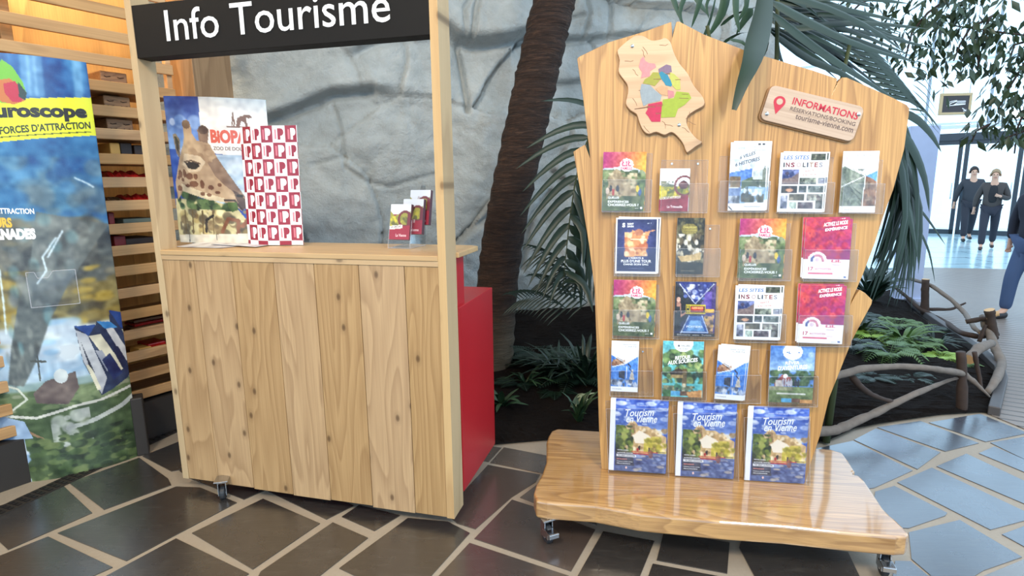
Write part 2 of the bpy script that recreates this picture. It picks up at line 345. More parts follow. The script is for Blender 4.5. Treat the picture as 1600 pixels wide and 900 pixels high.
# deck boards and the floor by the doors with its reflection painted in
def deck():
    a=onz(1549,650); b=onz(1700,712); far=onz(1430,418); far2=onz(1760,425)
    d=(Vector((.84,-.54,0))).normalized()
    m,nt,bs=nmat('grey_deck_boards'); v=mapping(nt,(1,1,1),rot=(0,0,.57)); sx=N(nt,'ShaderNodeSeparateXYZ'); L(nt,v,sx.inputs[0])
    fr=math_(nt,'FRACT',math_(nt,'MULTIPLY',sx.outputs[1],11.))
    gr=ramp(nt,fr,[(0,(0,0,0)),(.14,(1,1,1)),(.86,(1,1,1)),(1,(0,0,0))])
    c=mix(nt,tex(nt,v,3,5),lin((140,128,118)),lin((116,106,100))); c=mix(nt,gr,lin((50,45,42)),c)
    L(nt,c,bs.inputs['Base Color']); bs.inputs['Roughness'].default_value=.36; bs.inputs['Specular IOR Level'].default_value=.5; bump(nt,bs,gr,.6,.006)
    P=[a,b,far2+Vector((6,-3,0)),far2,far,onz(1425,470),onz(1470,500),onz(1535,545),onz(1565,590)]
    o=MB().prism([(p.x,p.y) for p in P],-.01,.006).build('floor',m); setp(o,'grey boarded walkway beyond the planting bed','floor',kind='structure')
    m,nt,bs=nmat('pale_blue_floor'); v=mapping(nt,(1,1,1)); c=mix(nt,tex(nt,v,1.2,5,.6),lin((150,190,205)),lin((196,222,230)))  # slate floor, window reflection put into its pale blue base colour
    br=N(nt,'ShaderNodeTexBrick'); L(nt,v,br.inputs['Vector']); br.inputs['Scale'].default_value=1; br.inputs['Brick Width'].default_value=1.1; br.inputs['Row Height'].default_value=.8; br.inputs['Mortar Size'].default_value=.02
    br.inputs['Mortar'].default_value=(*lin((120,140,150)),1); L(nt,c,br.inputs['Color1']); L(nt,c,br.inputs['Color2'])
    L(nt,br.outputs[0],bs.inputs['Base Color']); bs.inputs['Roughness'].default_value=.16; bs.inputs['Specular IOR Level'].default_value=.8
    P=[onz(1300,421),onz(1425,418),far,far2,far2+Vector((6,-3,0)),(26,12),(9,18),onz(1300,366)]
    o=MB().prism([(p[0],p[1]) for p in P],-.01,.004).build('floor',m); setp(o,'polished slate floor in front of the glass doors, pale blue window reflection painted in','floor',kind='structure')
deck()
# ================================================================== COUNTER
cA=onz(285.5,745,.0634); cB=onz(710,811,.0453)
cD=Vector((cB.x-cA.x,cB.y-cA.y,0)); CW=cD.length; cD.normalize(); cYaw=math.atan2(cD.y,cD.x); cBk=Vector((-cD.y,cD.x,0))
CNT=empty('info_counter',(cA.x,cA.y,0),cYaw,'pine plank information counter on casters with an overhead black sign','counter')
def counter():
    p=CNT; top=1.148; PW=.033; PD=.095
    MB().box(0,PW,0,PD,.056,2.34).build('post',MAT['post_shaded'],p,bevel=.002)
    mb=MB().box(CW-PW,CW,0,PD+.02,.045,2.34)
    o=mb.build('post',[MAT['post'],MAT['post_shaded']],p)
    for f in o.data.polygons:
        if f.normal.x>.9: f.material_index=1
    # planks: seams along the top and the bottom read from the front view
    tops=[257,301,359.5,425,488,558,630,688.5]; 
    xs=[]
    for x in tops:
        q=onp(x,403,cA,cBk); xs.append((q-Vector((cA.x,cA.y,0))).dot(cD))
    xs[0]=PW; xs[-1]=CW-PW
    bots=[.058,.055,.05,.046,.05,.043,.046]
    for i in range(7):
        o=MB().box(xs[i]+.0012,xs[i+1]-.0012,.004,.024,bots[i],top-.022).build('front_plank',MAT['pine'],p,bevel=.0018)
    MB().box(PW,CW-PW,.0,.03,top-.022,top).build('trim_strip',MAT['ply'],p,bevel=.002)
    D=.40
    pts=[(PW,-.004),(CW-PW,-.004),(CW-PW,PD+.022),(CW+.012,PD+.022),(CW+.012,D-.03),(CW-.03,D),(0,D),(0,PD+.002),(PW,PD+.002)]
    MB().prism(pts,top,top+.022).build('countertop',MAT['ply'],p,bevel=.003)
    # red cabinet: high front box, deeper box below
    MB().box(.03,CW-.02,.026+.0,.26,.75,top-.001).build('cabinet_upper',MAT['red'],p,bevel=.002)
    o=MB().box(.03,CW+.0,.13,.62,.10,.935); o.build('cabinet_lower',MAT['red'],p,bevel=.002)
    # sign
    s=MB().box(PW,CW-PW,.003,.075,1.985,2.195).build('sign_board',MAT['black'],p,bevel=.002)
    V,Fc,asp=text_mesh('Info Tourisme',.004)
    q0=onp(258,40,cA,cBk)-Vector((cA.x,cA.y,0)); q1=onp(609,12,cA,cBk)-Vector((cA.x,cA.y,0))
    a=onp(266,64,cA,cBk); b=onp(262,16,cA,cBk); x0=q0.dot(cD); x1=q1.dot(cD); z0=a.z; z1=b.z
    hh=(z1-z0)*1.03
    VV=[(x0+v[0]*(x1-x0),0,z0-.001+v[1]*hh) for v in V]; n=len(VV)
    me=[(v[0],.0005,v[2]) for v in VV]
    mesh_obj('sign_lettering',me,Fc,MAT['white'],s)
    def caster(x,y,name='caster',yaw=0.,zt=.1,r=.032,brake=False,par=p):
        e=empty(name,(x,y,0),yaw); e.parent=par
        w=MB().tube([(-.012,0,r),(-.008,0,r),(.008,0,r),(.012,0,r)],[r*.86,r,r,r*.86],20); w.build('wheel',MAT['rubber'],e,smooth=False,bevel=.002)
        MB().tube([(-.014,0,r),(.014,0,r)],r*.35,12).build('hub',MAT['steel'],e)
        f=MB().box(-.019,-.015,-.016,.02,r*.7,zt-.012).box(.015,.019,-.016,.02,r*.7,zt-.012).box(-.019,.019,-.02,.03,zt-.014,zt-.008).box(-.03,.03,-.03,.04,zt-.006,zt)
        f.tube([(0,.01,zt-.012),(0,.01,zt-.004)],.016,14); f.build('fork',MAT['steel'],e,bevel=.001)
        if brake:
            b=MB().box(-.022,.022,-.062,-.018,r*1.5,r*1.72).box(-.022,.022,-.066,-.06,r*1.25,r*1.72).box(-.022,-.018,-.05,.0,r*1.0,r*1.6).box(.018,.022,-.05,.0,r*1.0,r*1.6); b.build('brake_pedal',MAT['steel'],e,bevel=.003)
        return e
    c0=onz(350,779); l=c0-Vector((cA.x,cA.y,0)); 
    caster(l.dot(cD),l.dot(cBk),yaw=.5)
    caster(CW-.14,.2,yaw=.3); caster(CW-.1,.56,yaw=-.2); caster(.15,.56,yaw=.1)
    return caster
caster=counter()
# ================================================================== DISPLAY STAND
sA=onz(940,733,.19); sB=onz(1258,752,.19); sD=Vector((sB.x-sA.x,sB.y-sA.y,0)).normalized(); sBk=Vector((-sD.y,sD.x,0)); sYaw=math.atan2(sD.y,sD.x)
LEAN=math.radians(3.); sUp=Vector((0,0,1))*math.cos(LEAN)+sBk*math.sin(LEAN); sN=Vector((0,0,1))*math.sin(LEAN)-sBk*math.cos(LEAN)   # sN: out of the front
sO=Vector((sA.x,sA.y,.19))
def suv(x,y,off=0.):
    p=onp(x,y,sO+sN*off,sN)-sO; return p.dot(sD),p.dot(sUp)
STD=empty('display_stand',(sA.x,sA.y,0),sYaw,'tall live-edge ash brochure stand on a thick wooden rolling base','display stand')
def sloc(u,v,w): # board coordinates -> stand-local
    return Vector((u,-w*math.cos(LEAN)+v*math.sin(LEAN),.19+v*math.cos(LEAN)+w*math.sin(LEAN)))
BM=Matrix(((1,0,0),(0,math.cos(LEAN),math.sin(LEAN)),(0,-math.sin(LEAN),math.cos(LEAN)))) # local (x right, y back, z up) leaning back
def board_frame(o,u,v,w,rot=0.):
    """place a part (local x right, y back, z up) on the board"""
    m=(BM@Matrix.Rotation(-rot,3,'Y')).to_4x4(); m.translation=sloc(u,v,w); o.matrix_local=m
def stand():
    px=[(940,733),(936,670),(932,534),(929,450),(920,380),(907,300),(896,237),(905,231),(914,226),(918,236),(922,247.5),(921,235),(919,219),(915,185),(910,144),(905,115),(902,93),(903,90),(907,87.5),
        (951,66),(1004.5,50),(1030,41),(1049,34),(1050,45),(1050.7,59),(1054,45),(1057,34),(1061,33.5),(1100.5,54),(1164.5,78.7),(1235.6,100),(1270,110),(1308.5,123),(1307,130),(1303,141),(1309,129),(1315.6,121),(1323,121),
        (1360,137),(1395.6,153),(1417,164),(1421,169),(1420.5,176.5),(1413,233),(1395.6,297),(1379.6,340),(1367,380),(1348,430),(1331,469),(1329,476),(1336,463),(1343.5,453),(1352,458),(1363,469),(1362,475),(1356,486),(1344,508),(1331,533),(1295.6,622),(1281,682),(1268,720),(1259,752)]
    pts=[suv(x,y) for x,y in px]; pts[0]=(pts[0][0],0); pts[-1]=(pts[-1][0],0)
    b=MB().prism([(u,v) for u,v in pts],0,.038,plane='xz').build('display_board',MAT['ash'],STD,bevel=.002)
    board_frame(b,0,0,0)
    # base plank
    zt=.19
    px=[(871,669.5),(862,673),(857,681),(854,690),(853.5,721),(847,740),(838,756),(834,770),(838,782),(855,785),(930,790),(1000,803),(1125,815),(1225,822),(1312,831),(1400,839),(1416,838),(1421,834),(1412,824),(1398.6,811),(1392,806),(1380,794),(1363.6,769),(1352,752),(1342.6,742.5),(1334,741),(1333,738),(1335.7,735.5),(1326,720),(1317,707.5),(1298,701.7),(1180,693),(1000,677)]
    q=[onz(x,y,zt)-Vector((sA.x,sA.y,0)) for x,y in px]; q=[(p.dot(sD),p.dot(sBk)) for p in q]
    bs=MB().prism(q,.112,zt).build('base_plank',MAT['ashx'],STD,bevel=.014,seg=3)
    for (x,y),yaw in (((848,853),.55),((1378,905),-.15)):
        p=onz(x,y)-Vector((sA.x,sA.y,0)); e=caster(p.dot(sD)+.015,p.dot(sBk)+.03,yaw=yaw,zt=.113,r=.041,brake=True,par=STD)
    for u in (-.02,1.02): caster(u,.28,zt=.113,r=.036,par=STD)
    # map plaque
    px=[(u/4.74+960,v/4.74+50) for u,v in [(22,140),(60,95),(110,55),(160,25),(215,30),(275,62),(340,55),(375,42),(415,75),(440,150),(480,230),(545,310),(590,400),(655,480),(665,540),(600,580),(545,620),(535,670),(560,730),(610,790),(650,815),(600,850),(545,890),(530,880),(505,820),(460,765),(420,742),(370,762),(310,740),(255,755),(215,730),(185,670),(165,610),(120,580),(85,530),(100,450),(95,390),(60,340),(30,290),(38,210)]]
    off=.02; c=[suv(x,y,off) for x,y in px]; cu=sum(p[0] for p in c)/len(c); cvv=sum(p[1] for p in c)/len(c)
    # smooth outline
    def smooth(P,n=3):
        out=[]; k=len(P)
        for i in range(k):
            p0,p1,p2,p3=[Vector(P[(i+j-1)%k]) for j in range(4)]
            for s in range(n):
                t=s/n; out.append(tuple(.5*((2*p1)+(p2-p0)*t+(2*p0-5*p1+4*p2-p3)*t*t+(3*p1-p0-3*p2+p3)*t**3)))
        return out
    c2=smooth([(p[0]-cu,p[1]-cvv) for p in c])
    pl=MB().prism(c2,0,.009,plane='xz').build('map_plaque',MAT['plaque'],STD,bevel=.003); board_frame(pl,cu,cvv,off)
    pe=MB().prism([(x*1.012+.002,z*1.012-.003) for x,z in c2],.0091,.0198,plane='xz').build('plaque_backing',MAT['plaqueedge'],pl,bevel=.002)
    # coloured districts inlaid on the plaque
    reg=[((214,130,132),[(195,200),(215,180),(230,215),(255,230),(300,235),(310,260),(265,290),(262,330),(220,335),(195,345),(205,300),(180,260)]),
      ((120,96,120),[(325,275),(385,240),(420,250),(425,295),(390,310),(350,290),(330,305)]),
      ((20,122,150),[(330,305),(350,292),(395,318),(410,350),(435,375),(420,405),(380,395),(365,370),(345,345)]),
      ((150,148,50),[(262,330),(285,298),(325,300),(345,345),(330,365),(300,400),(262,390),(210,380),(225,350)]),
      ((178,178,80),[(410,300),(440,310),(485,350),(490,425),(460,430),(430,400),(412,345)]),
      ((140,150,156),[(200,385),(262,392),(300,430),(350,470),(340,510),(250,530),(215,550),(200,500),(190,440)]),
      ((196,150,110),[(305,420),(350,395),(395,410),(395,470),(345,465)]),
      ((190,120,124),[(395,430),(440,440),(440,480),(398,495)]),
      ((184,24,72),[(250,535),(350,515),(360,545),(345,600),(340,665),(275,665),(250,625),(230,600),(245,575)]),
      ((150,166,44),[(360,500),(440,490),(460,440),(550,450),(570,490),(520,540),(470,570),(450,630),(345,635),(350,560)])]
    for i,(col,P) in enumerate(reg):
        q=[suv(u/4.74+960,v/4.74+50,off) for u,v in P]
        mm=bpy.data.materials.get('district_%d_%d_%d'%col) or flat('district_%d_%d_%d'%col,col,.5,nscale=60,noise_amt=.2)
        MB().prism([(a-cu,b_-cvv) for a,b_ in q],-.0012-.00005*i,.0005,plane='xz').build('map_district',mm,pl)
    ln=MB(); g=random.Random(3)
    mk=flat('burnt_line',(150,112,86),.6)
    for k in range(34):
        u,v=g.uniform(60,560),g.uniform(90,720)
        if 190<u<480 and 240<v<640: continue
        if not(40+max(0,(v-300)*.4)<u<400+max(0,(v-200)*.5)): continue
        P=[]; a=g.uniform(-.8,1.2)
        for s in range(4): P.append((u,v)); u+=22*math.cos(a); v+=22*math.sin(a); a+=g.uniform(-.7,.7)
        P=[suv(x/4.74+960,y/4.74+50,off) for x,y in P]
        ln.tube([(a_-cu,-.0004,b_-cvv) for a_,b_ in P],.0009,4)
    for P in ([(230,560),(150,570),(265,552)],[(240,552),(300,548),(302,556),(240,560)],[(310,540),(360,536),(360,544),(312,550)],[(305,600),(345,597),(345,604),(306,607)],[(450,355),(490,352)],[(500,460),(545,462)],[(480,490),(550,492)],[(290,350),(345,350)],[(380,312),(415,308)]):
        P=[suv(x/4.74+960,y/4.74+50,off) for x,y in P]; ln.tube([(a_-cu,-.0014,b_-cvv) for a_,b_ in P],.0013,4)
    ln.build('map_lines',mk,pl)
    for x,y in ((988,72),(1061,195)):
        u,v=suv(x,y,off); s=MB().tube([(u-cu,-.006,v-cvv),(u-cu,-.004,v-cvv),(u-cu,.0,v-cvv)],[.003,.0065,.0068],14); s.build('screw',MAT['chrome'],pl)
    # information plaque
    k=7.5; P4=[(u/k+1170,v/k+120) for u,v in [(255,85),(1365,345),(1215,775),(140,500)]]
    q=[suv(x,y,off) for x,y in P4]; cu,cvv=sum(p[0] for p in q)/4,sum(p[1] for p in q)/4
    ax=(Vector(q[1])-Vector(q[0])+Vector(q[2])-Vector(q[3])); ang=math.atan2(ax.y,ax.x); ww=ax.length/2; hh=((Vector(q[0])-Vector(q[3])).length+(Vector(q[1])-Vector(q[2])).length)/2*.97
    def rr(w,h,r,n=6):
        out=[]
        for cx,cz,a0 in ((w/2-r,h/2-r,0),(-w/2+r,h/2-r,PI/2),(-w/2+r,-h/2+r,PI),(w/2-r,-h/2+r,1.5*PI)):
            for i in range(n+1): a=a0+PI/2*i/n; out.append((cx+r*math.cos(a),cz+r*math.sin(a)))
        return out
    ip=MB().prism(rr(ww,hh,.022),0,.01,plane='xz').build('information_plaque',MAT['plaque2'],STD,bevel=.002); board_frame(ip,cu,cvv,off,ang)
    MB().prism([(x-.003,z-.003) for x,z in rr(ww*1.02,hh*1.05,.024)],.0101,.0198,plane='xz').build('plaque_backing',MAT['plaqueedge'],ip,bevel=.002)
    redm=flat('burgundy_lettering',(186,28,56),.5); gm=flat('grey_lettering',(104,84,76),.5)
    def put(t,x0,x1,z0,z1,m,bold=.01,name='lettering'):
        V,Fc,_=text_mesh(t,bold); mesh_obj(name,[(x0+v[0]*(x1-x0),-.0008,z0+v[1]*(z1-z0)) for v in V],Fc,m,ip)
    W2,H2=ww/2,hh/2
    put('INFORMATIONS',-.46*W2,.93*W2,.22*H2,.62*H2,redm,.02)
    put('RÉSERVATIONS/BOOKING',-.46*W2,.93*W2,-.14*H2,.14*H2,gm,.01); put('tourisme-vienne.com',-.3*W2,.93*W2,-.52*H2,-.22*H2,gm,.015)
    pin=[(math.cos(a)*.022,math.sin(a)*.022+.012) for a in [(-.45+i*(PI+.9)/16) for i in range(17)]]+[(0,-.036)]
    hole=[(math.cos(a)*.012,math.sin(a)*.012+.013) for a in [i*2*PI/14 for i in range(14)]]
    MB().prism([(x-.72*W2,z) for x,z in pin],-.001,.0005,plane='xz').build('pin_symbol',redm,ip)
    MB().prism([(x-.72*W2,z) for x,z in hole],-.0016,.0005,plane='xz').build('pin_eye',MAT['plaque2'],ip)
    for x,z in ((-.9*W2,-.62*H2),(.92*W2,.55*H2)):
        MB().tube([(x,-.006,z),(x,-.004,z),(x,0,z)],[.003,.007,.0072],14).build('screw',MAT['chrome'],ip)
stand()
# ================================================================== BROCHURES
W_=(255,255,255)
def c_famille():
    c=CV(54,72,(190,60,120)); t=c.X*.8+c.Y*.2
    a=np.array((172,40,120.)); b=np.array((245,165,50.)); k=np.clip(t*1.2,0,1)[...,None]; c.C=a*(1-k)+b*k
    c.poly([(0,.28),(.3,.26),(.55,.22),(1,.34),(1,1),(0,1)],(196,208,224)); c.poly([(0,.31),(.25,.29),(.5,.36),(1,.38),(1,1),(0,1)],(90,106,64))
    c.blobs(0,.3,1,.6,[(70,92,48),(96,118,66),(120,132,90),(60,76,44)],70,.08,1); c.poly([(.12,.62),(.18,.38),(.3,.28),(.42,.32),(.46,.45),(.75,.6),(.85,.8),(.1,.8)],(160,140,108))
    c.blobs(.12,.35,.8,.75,[(186,168,136),(130,112,84),(150,132,104),(206,192,160)],60,.06,2)
    c.blobs(0,.75,1,1,[(64,78,44),(84,98,60),(104,112,76)],60,.09,3)
    for x,y,col in ((.2,.62,(40,40,46)),(.26,.68,(180,60,60)),(.82,.62,(222,190,40)),(.88,.68,(60,90,150)),(.36,.62,(60,60,70)),(.12,.66,(220,200,180))): c.ell(x,y,.035,.06,col)
    c.ell(.55,.22,.155,.11,(250,246,248))
    return c,[('\u0141\u026a\u0141',.43,.14,.66,.24,(206,60,110),.02),('FAMILLE',.42,.25,.68,.30,(206,60,110),.03),('QUELLES',.14,.755,.40,.80,W_,.03),('EXPÉRIENCES',.14,.815,.63,.862,W_,.03),('CHOISIREZ-VOUS ?',.14,.876,.86,.92,W_,.03),('jeu',.78,.945,.86,.965,W_),('\u25a0',.9,.93,.95,.965,W_)]
def c_circuit():
    c=CV(40,60,(232,236,242)); c.poly([(0,.42),(.3,.38),(.6,.42),(1,.35),(1,1),(0,1)],(120,116,50)); c.blobs(0,.4,1,.7,[(206,186,40),(150,150,50),(96,104,50),(224,206,70)],60,.1,4)
    c.blobs(0,.3,.5,.42,[(96,104,84),(120,120,100)],14,.08,3)
    d=np.hypot(c.X-.82,(c.Y-.4)*1.4); c.put((d<.34)&(d>.27),(120,60,66)); c.ell(.8,.38,.16,.1,(96,56,60))
    c.poly([(0,.72),(1,.62),(1,1),(0,1)],(146,42,60))
    return c,[('LE CIRCUIT HISTORIQUE',.03,.67,.72,.74,(250,240,236),.02,-.06),('La Trimouille',.28,.86,.8,.92,(255,240,240),.02)]
def c_villes():
    c=CV(44,80,(236,240,248)); c.grad(0,.42,(240,244,250),(214,224,240)); c.blobs(0,.25,1,.4,[(200,212,230),(236,240,246)],12,.2,8,.5)
    c.poly([(0,.44),(.6,.38),(.6,.62),(0,.66)],(92,134,204)); c.blobs(0,.5,.3,.66,[(150,130,90),(90,84,60),(120,96,70)],20,.09,2); c.poly([(.32,.56),(.62,.5),(.62,.66),(.32,.68)],(98,116,92))
    c.poly([(.62,.42),(.95,.38),(.97,.62),(.62,.64)],(186,196,196)); c.blobs(.55,.54,.97,.66,[(60,76,60),(86,96,76)],18,.08,2); c.poly([(.88,.4),(.93,.34),(.97,.4),(.97,.56),(.88,.56)],(104,112,104))
    c.poly([(0,.67),(.34,.66),(.3,.9),(0,.9)],(104,126,170)); c.blobs(0,.78,.4,.9,[(70,80,92),(110,116,130),(190,200,216)],20,.08,5)
    c.poly([(.3,.72),(.5,.64),(1,.66),(1,.84),(.3,.9)],(150,184,216)); c.blobs(.32,.76,.95,.88,[(52,56,50),(76,80,66),(96,92,80)],30,.07,6); c.poly([(.34,.76),(.5,.64),(.56,.8),(.42,.82)],(66,72,74)); c.blobs(.4,.68,.95,.78,[(206,216,226),(236,240,244)],14,.07,7)
    c.rect(0,.9,1,1,(240,242,248)); c.line([(.02,.94),(.1,.99)],.015,(40,40,44))
    return c,[('6 VILLES',.25,.2,.66,.25,(60,66,78),.02,-.18,.1),('6 HISTOIRES',.14,.3,.78,.355,(60,66,78),.02,-.14,.1),('villes et pays d\u2019art',.6,.06,.92,.085,(120,124,134)),('d\u2019histoire en Vienne',.6,.1,.92,.125,(120,124,134)),('\u25a0 \u25a0',.72,.02,.9,.045,(60,60,64)),('Vienne',.12,.06,.38,.1,(170,176,186)),('www.tourisme-vienne.com',.42,.925,.86,.95,(110,114,124))]
def c_insolites():
    c=CV(60,80,(250,250,252)); g=random.Random(5)
    R=[(.66,.02,.97,.13,(70,72,58)),(.06,.28,.42,.53,(70,82,132)),(.45,.42,.8,.53,(78,86,80)),(.84,.42,.99,.52,(130,140,150)),(.06,.56,.41,.68,(42,34,36)),(.44,.56,.6,.67,(60,72,74)),(.64,.56,.98,.67,(96,106,104)),
       (.06,.72,.2,.94,(112,116,140)),(.25,.7,.58,.8,(96,92,78)),(.63,.7,.98,.8,(120,118,112)),(.26,.83,.41,.94,(150,166,160)),(.44,.83,.78,.94,(92,84,92)),(.82,.81,.98,.94,(72,70,66))]
    for i,(x0,y0,x1,y1,col) in enumerate(R):
        c.rect(x0,y0,x1,y1,col); c.blobs(x0,y0,x1,y1,[tuple(max(0,min(255,v+o_+g.randint(-8,8))) for v in col) for o_ in (-50,-25,15,45,80)],int(6+60*(x1-x0)*(y1-y0)*4),.045,i+20,.8)
    c.poly([(.06,.53),(.06,.44),(.26,.42),(.42,.33),(.42,.53)],(110,92,92)); c.ell(.17,.35,.04,.035,(60,50,80)); c.ell(.24,.63,.08,.025,(226,170,130)); c.poly([(.02,.94),(.02,.78),(.1,.7),(.04,.7)],(250,250,252))
    T=[('LES SITES',.07,.05,.62,.115,(62,108,176),.02,0,.15)]
    x=.07
    for ch,w,col in (('I',.03,(40,48,60)),('N',.085,(120,50,60)),('S',.085,(130,28,50)),('O',.1,(190,170,170)),('L',.065,(60,56,60)),('I',.03,(44,60,86)),('T',.085,(160,130,110)),('E',.075,(150,70,70)),('S',.08,(150,150,160))):
        T.append((ch,x,.165,x+w,.245,col,.04)); x+=w+.024+(.012 if ch in 'SO' else 0)
    T+=[('FRANCE &',.55,.30,.74,.335,(220,120,110),.02,-.15),('à la carte',.5,.36,.8,.385,(220,120,110),.02,-.05),('Vienne',.88,.325,.98,.34,(90,90,90))]
    return c,T
def c_map():
    c=CV(44,72,(246,246,252)); c.poly([(0,.26),(.08,.24),(.66,.4),(1,.3),(1,.9),(0,.9)],(126,138,124)); c.blobs(0,.28,.68,.9,[(100,112,98),(140,150,132),(116,124,118),(156,162,150),(84,94,82)],90,.09,4,.7)
    for P in ([(.1,.45),(.3,.62),(.6,.82)],[(.2,.58),(.36,.68),(.2,.85)],[(.36,.6),(.58,.7)]): c.line(P,.008,(64,68,62))
    c.poly([(.66,.4),(1,.3),(1,.52),(.9,.46)],(104,164,220)); c.poly([(.66,.4),(.85,.44),(1,.5),(1,.9),(.6,.9)],(150,112,90)); c.blobs(.64,.5,1,.9,[(176,136,104),(130,100,84),(160,140,120),(110,90,76)],40,.06,3,.8)
    c.line([(0,.58),(.66,.4),(1,.3)],.01,(236,240,240)); c.line([(.66,.4),(.63,.9)],.012,(236,238,236)); c.line([(.08,.24),(.66,.4)],.008,(240,240,244)); c.rect(0,.9,1,1,(248,248,252)); c.rect(.08,.06,.12,.16,(236,190,196))
    return c,[('FUTUROSCOPE POITIERS',.28,.06,.8,.085,(120,120,130)),('Découverte',.5,.1,.8,.125,(120,120,130)),('Grand Poitiers',.62,.035,.96,.05,(130,130,140)),('PLAN DE VILLE',.14,.94,.38,.965,(130,130,136))]
def c_abbaye():
    c=CV(50,68,W_); c.rect(.03,.02,.97,.97,(34,42,92)); c.ell(.5,.45,.5,.42,(70,74,140),.8,.8); c.poly([(.22,.62),(.26,.34),(.4,.22),(.62,.3),(.82,.22),(.74,.42),(.72,.68),(.24,.7)],(222,160,104))
    c.blobs(.22,.26,.76,.68,[(240,196,140),(196,110,70),(250,220,180),(214,140,90),(180,96,60)],60,.07,4); c.line([(.45,.3),(.7,.26),(.92,.22)],.015,(210,150,110)); c.ell(.55,.26,.1,.06,(186,120,90)); c.rect(.35,.37,.72,.39,(250,226,196))
    return c,[('SAINT',.27,.09,.42,.125,W_,.03),('SAVIN',.27,.135,.42,.17,W_,.03),('S',.15,.09,.22,.17,W_,.05),('# ?',.74,.085,.84,.11,(200,206,230)),('L\u2019ABBAYE &',.32,.70,.68,.735,W_,.02),('PLUS D\u2019UNE TOUR',.14,.75,.86,.80,W_,.03),('DANS SON SAC',.2,.815,.8,.85,W_,.03),('www.abbaye-saint-savin.fr',.3,.9,.68,.92,(150,160,200))]
def c_dark():
    c=CV(36,72,(44,42,34)); c.blobs(0,0,1,.3,[(60,60,44),(96,88,56),(34,36,28)],40,.12,4); c.ell(.45,.2,.3,.1,(132,120,60)); c.blobs(0,.28,1,.8,[(206,196,170),(40,40,40),(130,124,96),(230,222,206),(70,70,60),(110,96,70)],90,.09,5,.9); c.blobs(0,.78,1,1,[(30,28,26),(50,44,36),(24,24,24)],20,.15,4); c.poly([(.06,.68),(.5,.66),(.9,.6),(.9,.74),(.2,.78)],(206,176,120))
    return c,[('CHAUVIGNY',.22,.15,.72,.185,(206,190,100),.03),('Cité médiévale',.25,.2,.7,.225,(206,190,100)),('www.chauvigny.fr',.2,.93,.7,.95,(190,180,150))]
def c_activez():
    c=CV(54,72,(250,248,252)); t=np.clip(c.X*.7+c.Y*.7,0,1)[...,None]; top=np.array((214,64,60.))*(1-t)+np.array((150,30,110.))*t; m=(c.Y<.68)[...,None]; c.C=np.where(m,top,c.C)
    c.blobs(0,0,1,.66,[(196,40,70),(226,96,80),(160,40,110),(210,60,100),(140,30,80)],120,.07,6,.5); c.rect(0,.67,1,1,(250,248,252)); c.ell(.3,.7,.21,.15,(250,248,252)); d=np.hypot(c.X-.3,(c.Y-.7)*1.35); c.put((d<.15)&(d>.095)&(c.Y<.72),(206,130,150)); c.put((d<.15)&(d>.095)&(c.Y<.72)&(c.X<.24),(80,90,150)); c.ell(.3,.68,.055,.035,(230,206,216))
    c.ell(.72,.72,.14,.045,(250,240,246)); c.rect(.12,.9,.66,.93,(214,90,120)); c.rect(.9,.955,.95,.985,(70,100,170))
    return c,[('ACTIVEZ LE MODE',.38,.07,.9,.135,W_,.03,-.1,.1),('EXPÉRIENCE',.42,.15,.9,.21,W_,.03,-.1,.1),('17',.12,.8,.23,.865,(196,60,90),.02),('ACTIVITÉS',.26,.815,.62,.85,(214,120,140),.02),('À PARTAGER EN VIENNE',.26,.868,.78,.882,(214,120,140)),('\u0141\u026a\u0141',.6,.675,.82,.72,(214,70,110),.02),('Vienne',.62,.75,.8,.77,(160,70,110)),('jeu',.76,.965,.86,.98,(120,120,160))]
def c_cinema():
    c=CV(56,76,(28,32,70)); c.poly([(0,0),(.5,.46),(0,.9)],(20,22,30)); c.poly([(.08,0),(.95,0),(.52,.4)],(44,54,130)); c.blobs(.2,.04,.8,.32,[(190,200,230),(90,110,190),(40,50,110),(230,234,244)],26,.07,3); c.poly([(1,0),(.62,.42),(.66,.6),(1,.98)],(76,60,120))
    c.rect(.72,.18,.9,.48,(92,70,160)); c.rect(.76,.5,.98,.56,(222,170,50)); c.rect(.76,.62,.95,.9,(190,150,110)); c.blobs(.72,.6,.98,.95,[(120,90,70),(206,170,90),(80,60,60)],20,.05,3)
    c.poly([(.2,.95),(.35,.62),(.68,.62),(.85,.95)],(60,100,170)); c.poly([(.3,.9),(.4,.7),(.64,.7),(.76,.9)],(120,170,220)); c.line([(.2,.92),(.82,.92)],.015,(214,226,240)); c.line([(.36,.62),(.16,.95)],.01,(200,214,240)); c.line([(.68,.62),(.84,.92)],.01,(200,214,240)); c.line([(.1,.04),(.5,.4),(.94,.04)],.009,(200,206,230))
    c.rect(.27,.42,.76,.58,(196,176,40)); c.rect(.38,.435,.74,.565,(60,30,30)); c.rect(.41,.45,.71,.5,(214,60,40)); c.rect(.41,.51,.71,.55,(150,40,30)); c.ell(.09,.33,.05,.05,(206,160,140)); c.poly([(.03,.62),(.05,.38),(.14,.38),(.17,.6),(.28,.55),(.28,.58),(.14,.66)],(190,140,120)); c.poly([(.02,.9),(.04,.46),(.14,.46),(.16,.9)],(24,24,30)); c.rect(0,.94,1,1,(40,40,44))
    return c,[('H',.29,.43,.36,.57,(30,30,40),.04),('SUPER BOCK',.43,.455,.7,.495,(255,190,120),.03),('POITIERS',.3,.8,.7,.84,(230,240,250),.02),('Billetterie  www  Tickets',.08,.955,.92,.985,(190,190,190))]
